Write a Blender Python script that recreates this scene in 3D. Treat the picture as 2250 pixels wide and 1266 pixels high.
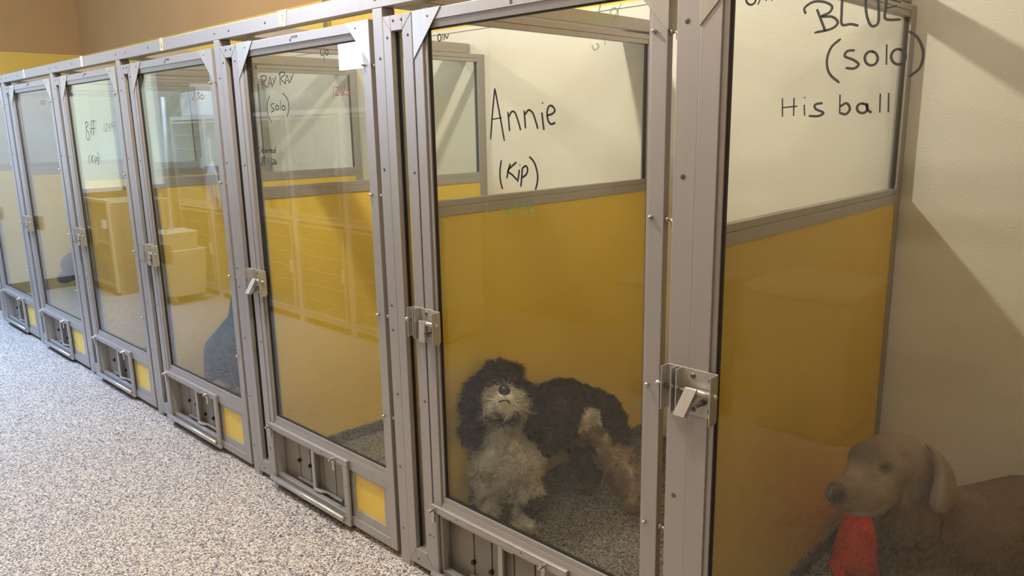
import bpy, bmesh, math, random
import numpy as np
from mathutils import Vector, Matrix, noise

for o in list(bpy.data.objects):
    bpy.data.objects.remove(o)
scene = bpy.context.scene
COL = scene.collection

# ------------------------------------------------------------------ camera
cam_d = bpy.data.cameras.new('camera')
cam = bpy.data.objects.new('camera', cam_d)
COL.objects.link(cam)
YAW, PITCH, ROLL, FPX = 0.7675, 0.2114, -0.0187, 1656.9
fw = Vector((-math.sin(YAW) * math.cos(PITCH), math.cos(YAW) * math.cos(PITCH), -math.sin(PITCH)))
rt = Vector((math.cos(YAW), math.sin(YAW), 0))
up_ = rt.cross(fw)
r2 = math.cos(ROLL) * rt + math.sin(ROLL) * up_
u2 = -math.sin(ROLL) * rt + math.cos(ROLL) * up_
m = Matrix((r2, u2, -fw)).transposed().to_4x4()
m.translation = Vector((1.7736, -1.5022, 1.55))
cam.matrix_world = m
cam_d.sensor_width = 36.0
cam_d.lens = 36.0 * FPX / 2250.0
cam_d.clip_start = 0.02
scene.camera = cam

# ------------------------------------------------------------------ view, world, lights
vs = scene.view_settings
vs.view_transform = 'Standard'
vs.look = 'None'
vs.gamma = 1.0
vs.use_curve_mapping = False
vs.exposure = 0.70
scene.cycles.transparent_max_bounces = 32
scene.cycles.max_bounces = 10
scene.cycles.diffuse_bounces = 5
scene.cycles.caustics_reflective = False
scene.cycles.caustics_refractive = False

world = bpy.data.worlds.new('world')
scene.world = world
world.use_nodes = True
world.node_tree.nodes['Background'].inputs[0].default_value = (0.80, 0.93, 0.82, 1)
world.node_tree.nodes['Background'].inputs[1].default_value = 1.15

def area(name, loc, size, power, color, rot=(0, 0, 0)):
    d = bpy.data.lights.new(name, 'AREA')
    d.shape = 'RECTANGLE'
    d.size, d.size_y = size
    d.energy = power
    d.color = color
    o = bpy.data.objects.new(name, d)
    o.location = loc
    o.rotation_euler = rot
    COL.objects.link(o)
    return o

WARM = (1.0, 0.89, 0.75)
DAY = (0.42, 0.62, 1.0)
# round ceiling lamps: one light each, hanging just under its shade
LAMPS = [(-0.46, -0.50, 98.0), (0.95, -0.60, 8.0), (-2.9, -0.9, 50.0), (1.35, -1.9, 26.0)]  # last one is an added fill, set to brighten the curly dog's chest
for (lx, ly, pw) in LAMPS:
    d = bpy.data.lights.new('ceiling_lamp_light', 'POINT')
    d.energy = pw
    d.color = WARM
    d.shadow_soft_size = 0.045
    o = bpy.data.objects.new('ceiling_lamp_light', d)
    o.location = (lx, ly, 2.88)
    COL.objects.link(o)
# added blue fill above the far aisle; daylight from the high window over cages
o = area('added_daylight_fill', (-4.9, -1.05, 3.38), (2.6, 1.3), 72.0, DAY, (0, 0, 0))
o.data.spread = math.radians(115)
area('high_window_daylight', (-4.55, -2.97, 2.43), (0.76, 0.6), 34.0, DAY, (math.radians(90), 0, 0))

# ------------------------------------------------------------------ materials
MATS = {}
def mat(name, color=(0.5, 0.5, 0.5), rough=0.5, metal=0.0, spec=0.5):
    if name in MATS:
        return MATS[name]
    mm = bpy.data.materials.new(name)
    mm.use_nodes = True
    b = mm.node_tree.nodes['Principled BSDF']
    b.inputs['Base Color'].default_value = (*color, 1)
    b.inputs['Roughness'].default_value = rough
    b.inputs['Metallic'].default_value = metal
    b.inputs['Specular IOR Level'].default_value = spec
    MATS[name] = mm
    return mm

def N(mm, t, **kw):
    n = mm.node_tree.nodes.new(t)
    for k, v in kw.items():
        setattr(n, k, v)
    return n

def L(mm, a, b):
    mm.node_tree.links.new(a, b)

def coords(mm, scale=(1, 1, 1)):
    tc = N(mm, 'ShaderNodeTexCoord')
    mp = N(mm, 'ShaderNodeMapping')
    mp.inputs['Scale'].default_value = scale
    L(mm, tc.outputs['Object'], mp.inputs['Vector'])
    return mp.outputs['Vector']

def noise_tint(mm, c1, c2, scale=(4, 4, 4), sc=1.0, detail=4, bump=0.0, bscale=200.0):
    b = mm.node_tree.nodes['Principled BSDF']
    v = coords(mm, scale)
    n = N(mm, 'ShaderNodeTexNoise')
    n.inputs['Scale'].default_value = sc
    n.inputs['Detail'].default_value = detail
    L(mm, v, n.inputs['Vector'])
    r = N(mm, 'ShaderNodeValToRGB')
    r.color_ramp.elements[0].position = 0.35
    r.color_ramp.elements[0].color = (*c1, 1)
    r.color_ramp.elements[1].position = 0.65
    r.color_ramp.elements[1].color = (*c2, 1)
    L(mm, n.outputs['Fac'], r.inputs['Fac'])
    L(mm, r.outputs['Color'], b.inputs['Base Color'])
    if bump:
        n2 = N(mm, 'ShaderNodeTexNoise')
        n2.inputs['Scale'].default_value = bscale
        n2.inputs['Detail'].default_value = 2
        L(mm, coords(mm), n2.inputs['Vector'])
        bp = N(mm, 'ShaderNodeBump')
        bp.inputs['Strength'].default_value = bump
        bp.inputs['Distance'].default_value = 0.002
        L(mm, n2.outputs['Fac'], bp.inputs['Height'])
        L(mm, bp.outputs['Normal'], b.inputs['Normal'])
    return mm

M_ALU = noise_tint(mat('anodised_aluminium', rough=0.42, metal=0.55), (0.425, 0.405, 0.40), (0.445, 0.425, 0.42), (30, 30, 1.0))
M_ALU_IN = noise_tint(mat('dull_aluminium', rough=0.5, metal=0.3), (0.30, 0.28, 0.25), (0.36, 0.33, 0.295), (8, 8, 8))
M_ALU_L = noise_tint(mat('bright_aluminium', rough=0.35, metal=0.6), (0.52, 0.50, 0.47), (0.58, 0.56, 0.53), (30, 30, 3))
M_STEEL = mat('polished_steel', (0.62, 0.60, 0.57), 0.2, 1.0)
M_BOLT = mat('dark_bolt_steel', (0.20, 0.19, 0.18), 0.35, 0.9)
M_BLACK = mat('black_rubber', (0.012, 0.012, 0.012), 0.5)
M_YEL = noise_tint(mat('yellow_panel', rough=0.35), (0.82, 0.59, 0.090), (0.86, 0.63, 0.105), (0.8, 0.8, 3))
M_FRP = noise_tint(mat('white_textured_panel', rough=0.45), (0.70, 0.665, 0.58), (0.76, 0.725, 0.64), (2, 2, 2), bump=0.5, bscale=160)
M_YWALL = noise_tint(mat('yellow_paint', rough=0.6), (0.72, 0.50, 0.09), (0.78, 0.55, 0.11), (1, 1, 1))
M_TAN = noise_tint(mat('tan_paint', rough=0.7), (0.47, 0.295, 0.130), (0.50, 0.315, 0.140), (1.5, 1.5, 1.5), bump=0.2, bscale=300)
M_CREAM = mat('cream_paint', (0.30, 0.24, 0.14), 0.6)
M_CEIL = mat('ceiling_tile', (0.75, 0.72, 0.66), 0.8)
M_TAPE = noise_tint(mat('masking_tape', rough=0.7), (0.72, 0.60, 0.48), (0.78, 0.67, 0.54), (40, 40, 40))
M_RED = mat('red_card', (0.75, 0.10, 0.07), 0.6)
M_CAGEP = mat('cage_panel', (0.36, 0.40, 0.33), 0.45)
M_CAGEW = mat('cage_wire', (0.72, 0.72, 0.70), 0.3, 0.7)
M_BINW = mat('pale_plastic', (0.62, 0.56, 0.36), 0.4)
M_BING = mat('grey_plastic', (0.28, 0.27, 0.25), 0.45)
M_WHITE = mat('white_plastic', (0.85, 0.86, 0.86), 0.35)
M_CLOTH = mat('grey_blanket', (0.12, 0.14, 0.12), 0.9)
M_WOOD = mat('light_wood', (0.45, 0.32, 0.18), 0.5)

# floor of coloured chips in a clear coat
def floor_mat(name, dark=1.0, rough=0.33):
    mm = mat(name, rough=rough)
    b = mm.node_tree.nodes['Principled BSDF']
    v = coords(mm)
    vo = N(mm, 'ShaderNodeTexVoronoi')
    vo.inputs['Scale'].default_value = 190.0
    vo.inputs['Randomness'].default_value = 1.0
    L(mm, v, vo.inputs['Vector'])
    sp = N(mm, 'ShaderNodeSeparateColor')
    L(mm, vo.outputs['Color'], sp.inputs['Color'])
    r = N(mm, 'ShaderNodeValToRGB')
    r.color_ramp.interpolation = 'CONSTANT'
    cols = [(0.0, (0.055, 0.06, 0.085)), (0.11, (0.15, 0.14, 0.16)), (0.24, (0.46, 0.42, 0.38)), (0.44, (0.62, 0.55, 0.47)),
            (0.66, (0.80, 0.77, 0.72)), (0.88, (0.24, 0.25, 0.31))]
    e = r.color_ramp.elements
    while len(e) < len(cols):
        e.new(0.5)
    for k, (p, c) in enumerate(cols):
        e[k].position = p
        e[k].color = (c[0] * dark, c[1] * dark, c[2] * dark, 1)
    L(mm, sp.outputs[0], r.inputs['Fac'])
    L(mm, r.outputs['Color'], b.inputs['Base Color'])
    bp = N(mm, 'ShaderNodeBump')
    bp.inputs['Strength'].default_value = 0.25
    bp.inputs['Distance'].default_value = 0.001
    L(mm, vo.outputs['Distance'], bp.inputs['Height'])
    L(mm, bp.outputs['Normal'], b.inputs['Normal'])
    return mm
M_FLOOR = floor_mat('chip_floor')
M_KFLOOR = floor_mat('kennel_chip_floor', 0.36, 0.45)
M_CURB = floor_mat('kennel_curb', 0.30, 0.5)

# clear panes: one thin sheet of glass, partly mirror by Fresnel, otherwise see-through
def glass_mat(name, f0=0.032, tint=(0.955, 0.97, 0.955), smear=0.004):
    mm = bpy.data.materials.new(name)
    mm.use_nodes = True
    nt = mm.node_tree
    nt.nodes.clear()
    out = N(mm, 'ShaderNodeOutputMaterial')
    tr = N(mm, 'ShaderNodeBsdfTransparent')
    tr.inputs[0].default_value = (*tint, 1)
    gl = N(mm, 'ShaderNodeBsdfGlossy')
    gl.inputs['Roughness'].default_value = 0.0
    gl.inputs['Color'].default_value = (1, 1, 1, 1)
    geo = N(mm, 'ShaderNodeNewGeometry')
    dt = N(mm, 'ShaderNodeVectorMath', operation='DOT_PRODUCT')
    L(mm, geo.outputs['Normal'], dt.inputs[0])
    L(mm, geo.outputs['Incoming'], dt.inputs[1])
    ab = N(mm, 'ShaderNodeMath', operation='ABSOLUTE')
    L(mm, dt.outputs['Value'], ab.inputs[0])
    s1 = N(mm, 'ShaderNodeMath', operation='SUBTRACT')
    s1.inputs[0].default_value = 1.0
    L(mm, ab.outputs[0], s1.inputs[1])
    p5 = N(mm, 'ShaderNodeMath', operation='POWER')
    p5.inputs[1].default_value = 5.0
    L(mm, s1.outputs[0], p5.inputs[0])
    mu = N(mm, 'ShaderNodeMath', operation='MULTIPLY_ADD')
    mu.inputs[1].default_value = 1.0 - f0
    mu.inputs[2].default_value = f0
    L(mm, p5.outputs[0], mu.inputs[0])
    mx = N(mm, 'ShaderNodeMixShader')
    L(mm, mu.outputs[0], mx.inputs[0])
    L(mm, tr.outputs[0], mx.inputs[1])
    L(mm, gl.outputs[0], mx.inputs[2])
    # faint wiping smears on the surface
    df = N(mm, 'ShaderNodeBsdfDiffuse')
    df.inputs[0].default_value = (0.85, 0.85, 0.80, 1)
    ns = N(mm, 'ShaderNodeTexNoise')
    ns.inputs['Scale'].default_value = 3.0
    ns.inputs['Detail'].default_value = 6.0
    L(mm, coords(mm, (1, 1, 0.4)), ns.inputs['Vector'])
    sm = N(mm, 'ShaderNodeMath', operation='MULTIPLY')
    sm.inputs[1].default_value = smear
    L(mm, ns.outputs['Fac'], sm.inputs[0])
    m2 = N(mm, 'ShaderNodeMixShader')
    L(mm, sm.outputs[0], m2.inputs[0])
    L(mm, mx.outputs[0], m2.inputs[1])
    L(mm, df.outputs[0], m2.inputs[2])
    L(mm, m2.outputs[0], out.inputs[0])
    MATS[name] = mm
    return mm
M_GLASS = glass_mat('door_glass')
M_PGLASS = glass_mat('partition_glass', smear=0.04)

def ink(name, c, alpha):
    mm = mat(name, c, 0.6)
    mm.node_tree.nodes['Principled BSDF'].inputs['Alpha'].default_value = alpha
    return mm
INK = {'black': ink('black_marker', (0.01, 0.01, 0.01), 0.95), 'grey': ink('grey_marker', (0.05, 0.05, 0.05), 0.8),
       'red': ink('red_marker', (0.30, 0.04, 0.02), 0.7), 'brown': ink('brown_marker', (0.22, 0.09, 0.05), 0.5),
       'green': ink('green_marker', (0.10, 0.35, 0.12), 0.4)}

# ------------------------------------------------------------------ mesh helpers
class MB:
    def __init__(s):
        s.bm = bmesh.new()
    def box(s, x0, x1, y0, y1, z0, z1):
        vs_ = [s.bm.verts.new(p) for p in ((x0, y0, z0), (x1, y0, z0), (x1, y1, z0), (x0, y1, z0), (x0, y0, z1), (x1, y0, z1), (x1, y1, z1), (x0, y1, z1))]
        for f in ((3, 2, 1, 0), (4, 5, 6, 7), (0, 1, 5, 4), (1, 2, 6, 5), (2, 3, 7, 6), (3, 0, 4, 7)):
            s.bm.faces.new([vs_[i] for i in f])
        return s
    def prism(s, pts, axis, a, b):
        """polygon pts (2D) extruded along axis 0/1/2 between a and b"""
        def P(p, t):
            return {0: (t, p[0], p[1]), 1: (p[0], t, p[1]), 2: (p[0], p[1], t)}[axis]
        A = [s.bm.verts.new(P(p, a)) for p in pts]
        B = [s.bm.verts.new(P(p, b)) for p in pts]
        s.bm.faces.new(A)
        s.bm.faces.new(B[::-1])
        n = len(pts)
        for i in range(n):
            s.bm.faces.new((A[i], B[i], B[(i + 1) % n], A[(i + 1) % n]))
        return s
    def tube(s, pts, r, seg=8, cap=True):
        pts = [Vector(p) for p in pts]
        rs = r if isinstance(r, (list, tuple)) else [r] * len(pts)
        rings = []
        prev = None
        for i, p in enumerate(pts):
            t = (pts[min(i + 1, len(pts) - 1)] - pts[max(i - 1, 0)])
            if t.length < 1e-9:
                t = Vector((0, 0, 1))
            t.normalize()
            if prev is None:
                a = t.orthogonal().normalized()
            else:
                a = (prev - t * prev.dot(t))
                a = a.normalized() if a.length > 1e-6 else t.orthogonal().normalized()
            prev = a
            b = t.cross(a)
            rings.append([s.bm.verts.new(p + (a * math.cos(2 * math.pi * k / seg) + b * math.sin(2 * math.pi * k / seg)) * rs[i]) for k in range(seg)])
        for i in range(len(rings) - 1):
            for k in range(seg):
                s.bm.faces.new((rings[i][k], rings[i][(k + 1) % seg], rings[i + 1][(k + 1) % seg], rings[i + 1][k]))
        if cap:
            s.bm.faces.new(rings[0][::-1])
            s.bm.faces.new(rings[-1])
        return s
    def sphere(s, c, r, seg=12, ring=8):
        r = r if isinstance(r, (tuple, list)) else (r, r, r)
        mtx = Matrix.Translation(c) @ Matrix.Diagonal((*r, 1))
        bmesh.ops.create_uvsphere(s.bm, u_segments=seg, v_segments=ring, radius=1.0, matrix=mtx)
        return s
    def build(s, name, material, parent=None, bevel=0.0, smooth=False, loc=None):
        bmesh.ops.recalc_face_normals(s.bm, faces=s.bm.faces)
        me = bpy.data.meshes.new(name)
        s.bm.to_mesh(me)
        s.bm.free()
        o = bpy.data.objects.new(name, me)
        me.materials.append(material)
        COL.objects.link(o)
        if smooth:
            for p in me.polygons:
                p.use_smooth = True
        if parent is not None:
            o.parent = parent
            # children are modelled in world space: undo the root's position
            o.matrix_parent_inverse = Matrix.Translation(-root_pos(parent))
        if bevel:
            md = o.modifiers.new('bevel', 'BEVEL')
            md.width = bevel
            md.segments = 2
            md.limit_method = 'ANGLE'
        return o

def root_pos(o):
    return Vector(o['_base']) if o is not None and o.get('_base') else Vector((0, 0, 0))

def thing(name, label, cat, loc=(0, 0, 0), group=None):
    o = bpy.data.objects.new(name, None)
    o.empty_display_size = 0.1
    COL.objects.link(o)
    o.location = loc
    o['_base'] = tuple(loc)
    o['label'] = label
    o['category'] = cat
    if group:
        o['group'] = group
    return o

def tag(o, label, cat, group=None, kind=None):
    o['label'] = label
    o['category'] = cat
    if group:
        o['group'] = group
    if kind:
        o['kind'] = kind
    return o

def struct(o):
    o['kind'] = 'structure'
    return o

# ------------------------------------------------------------------ room shell
XE, YB, YF, ZC, XR = -6.912, 1.262, -3.0, 3.40, 4.0
ZW, ZT = 2.037, 2.334
def wall(name, box, bands):
    """one wall slab with bands of different finishes as children"""
    first = None
    for k, (z0, z1, mt, nm) in enumerate(bands):
        b = MB().box(box[0], box[1], box[2], box[3], z0, z1)
        o = b.build(name if k == 0 else nm, mt, first)
        if k == 0:
            first = o
            struct(o)
    return first
KX = [-5.511, -4.418, -3.297, -2.195, -1.089, 0.009, 0.971, 2.02]    # left edge of each door's pane
PF = [g - 0.054 for g in KX]                                          # right face of each partition
PF[6] = 0.947
def kz(k):
    return 0.105 if k <= 4 else 0.165
fl = struct(MB().box(XE - .1, XR, YF - .1, YB + .1, -0.1, 0).build('floor', M_FLOOR))
# raised kennel floors
struct(MB().box(XE, PF[5] - 0.03, 0.075, YB, 0.0, 0.105).box(PF[5] - 0.0301, PF[7], 0.075, YB, 0.0, 0.165).build('floor_kennels', M_KFLOOR))
wall('wall_back', (XE - .1, XR, YB, YB + .1), [(0, ZW, M_FRP, ''), (ZW, ZT, M_YWALL, 'yellow_band'), (ZT, ZC, M_TAN, 'tan_band')])
wall('wall_left', (XE - .1, XE, -1.0, YB), [(0, ZW, M_FRP, ''), (ZW, ZT, M_YWALL, 'yellow_band'), (ZT, ZC, M_TAN, 'tan_band')])
struct(MB().box(XE - .1, XE, YF, -1.95, 0, ZC).box(XE - .1, XE, -1.95, -1.0, 0, 0.95).box(XE - .1, XE, -1.95, -1.0, 2.25, ZC).build('wall_left_far', M_CREAM))
b = MB()
for y in (-1.95, -1.50, -1.04):
    b.box(XE - .07, XE - .02, y, y + 0.04, 0.95, 2.25)
for z in (0.95, 2.21):
    b.box(XE - .07, XE - .02, -1.91, -1.0, z, z + 0.04)
struct(b.build('window_2', M_WHITE))
wall('wall_right', (XR, XR + .1, YF, YB), [(0, ZW, M_CREAM, ''), (ZW, ZC, M_TAN, 'tan_band')])
# opposite wall with the large window
WX0, WX1, WZ0, WZ1 = -4.95, -4.15, 2.10, 2.75
b = MB().box(XE, WX0, YF - .1, YF, 0, ZC).box(WX1, XR, YF - .1, YF, 0, ZC).box(WX0, WX1, YF - .1, YF, 0, WZ0).box(WX0, WX1, YF - .1, YF, WZ1, ZC)
struct(b.build('wall_front', M_CREAM))
b = MB()
for x in (WX0, -4.66, WX1 - 0.04):
    b.box(x, x + 0.04, YF - .08, YF - .01, WZ0, WZ1)
for z in (WZ0, WZ1 - 0.04):
    b.box(WX0, WX1, YF - .08, YF - .01, z, z + 0.04)
struct(b.build('window_1', M_WHITE))
struct(MB().box(XE, XR, YF, YB, ZC, ZC + .1).build('ceiling', M_CEIL))
b = MB().box(XE, XE + 0.014, YF, -0.05, 0, 0.11)
struct(b.build('baseboard_left', M_CURB))
# cover strips of the white wall panels
b = MB().box(XE, XR, YB - 0.006, YB, ZW - 0.006, ZW + 0.012)
for x in (-5.9, -4.66, -3.45, -2.24, -1.018, 0.2, 1.42, 2.6):
    b.box(x - 0.0015, x + 0.0015, YB - 0.0015, YB, 0.2, ZW)
struct(b.build('trim_1', M_FRP))

# ------------------------------------------------------------------ ceiling lamps
for i, (lx, ly, pw) in enumerate(LAMPS):
    lab = ['round ceiling lamp above the first two near kennels', 'round ceiling lamp above the nearest kennel', 'round ceiling lamp above the far aisle', 'added round fill lamp behind the camera position'][i]
    t = thing('ceiling_light', lab, 'ceiling light', (lx, ly, ZC), 'round ceiling lamps over the aisle')
    MB().tube([(lx, ly, 3.0), (lx, ly, ZC)], 0.012, 8).build('stem', M_WHITE, t)
    MB().tube([(lx, ly, 2.975), (lx, ly, 3.005)], [0.16, 0.05], 24).build('shade', M_WHITE, t)
    MB().tube([(lx, ly, ZC - .02), (lx, ly, ZC)], 0.06, 16).build('ceiling_rose', M_WHITE, t)

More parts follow.
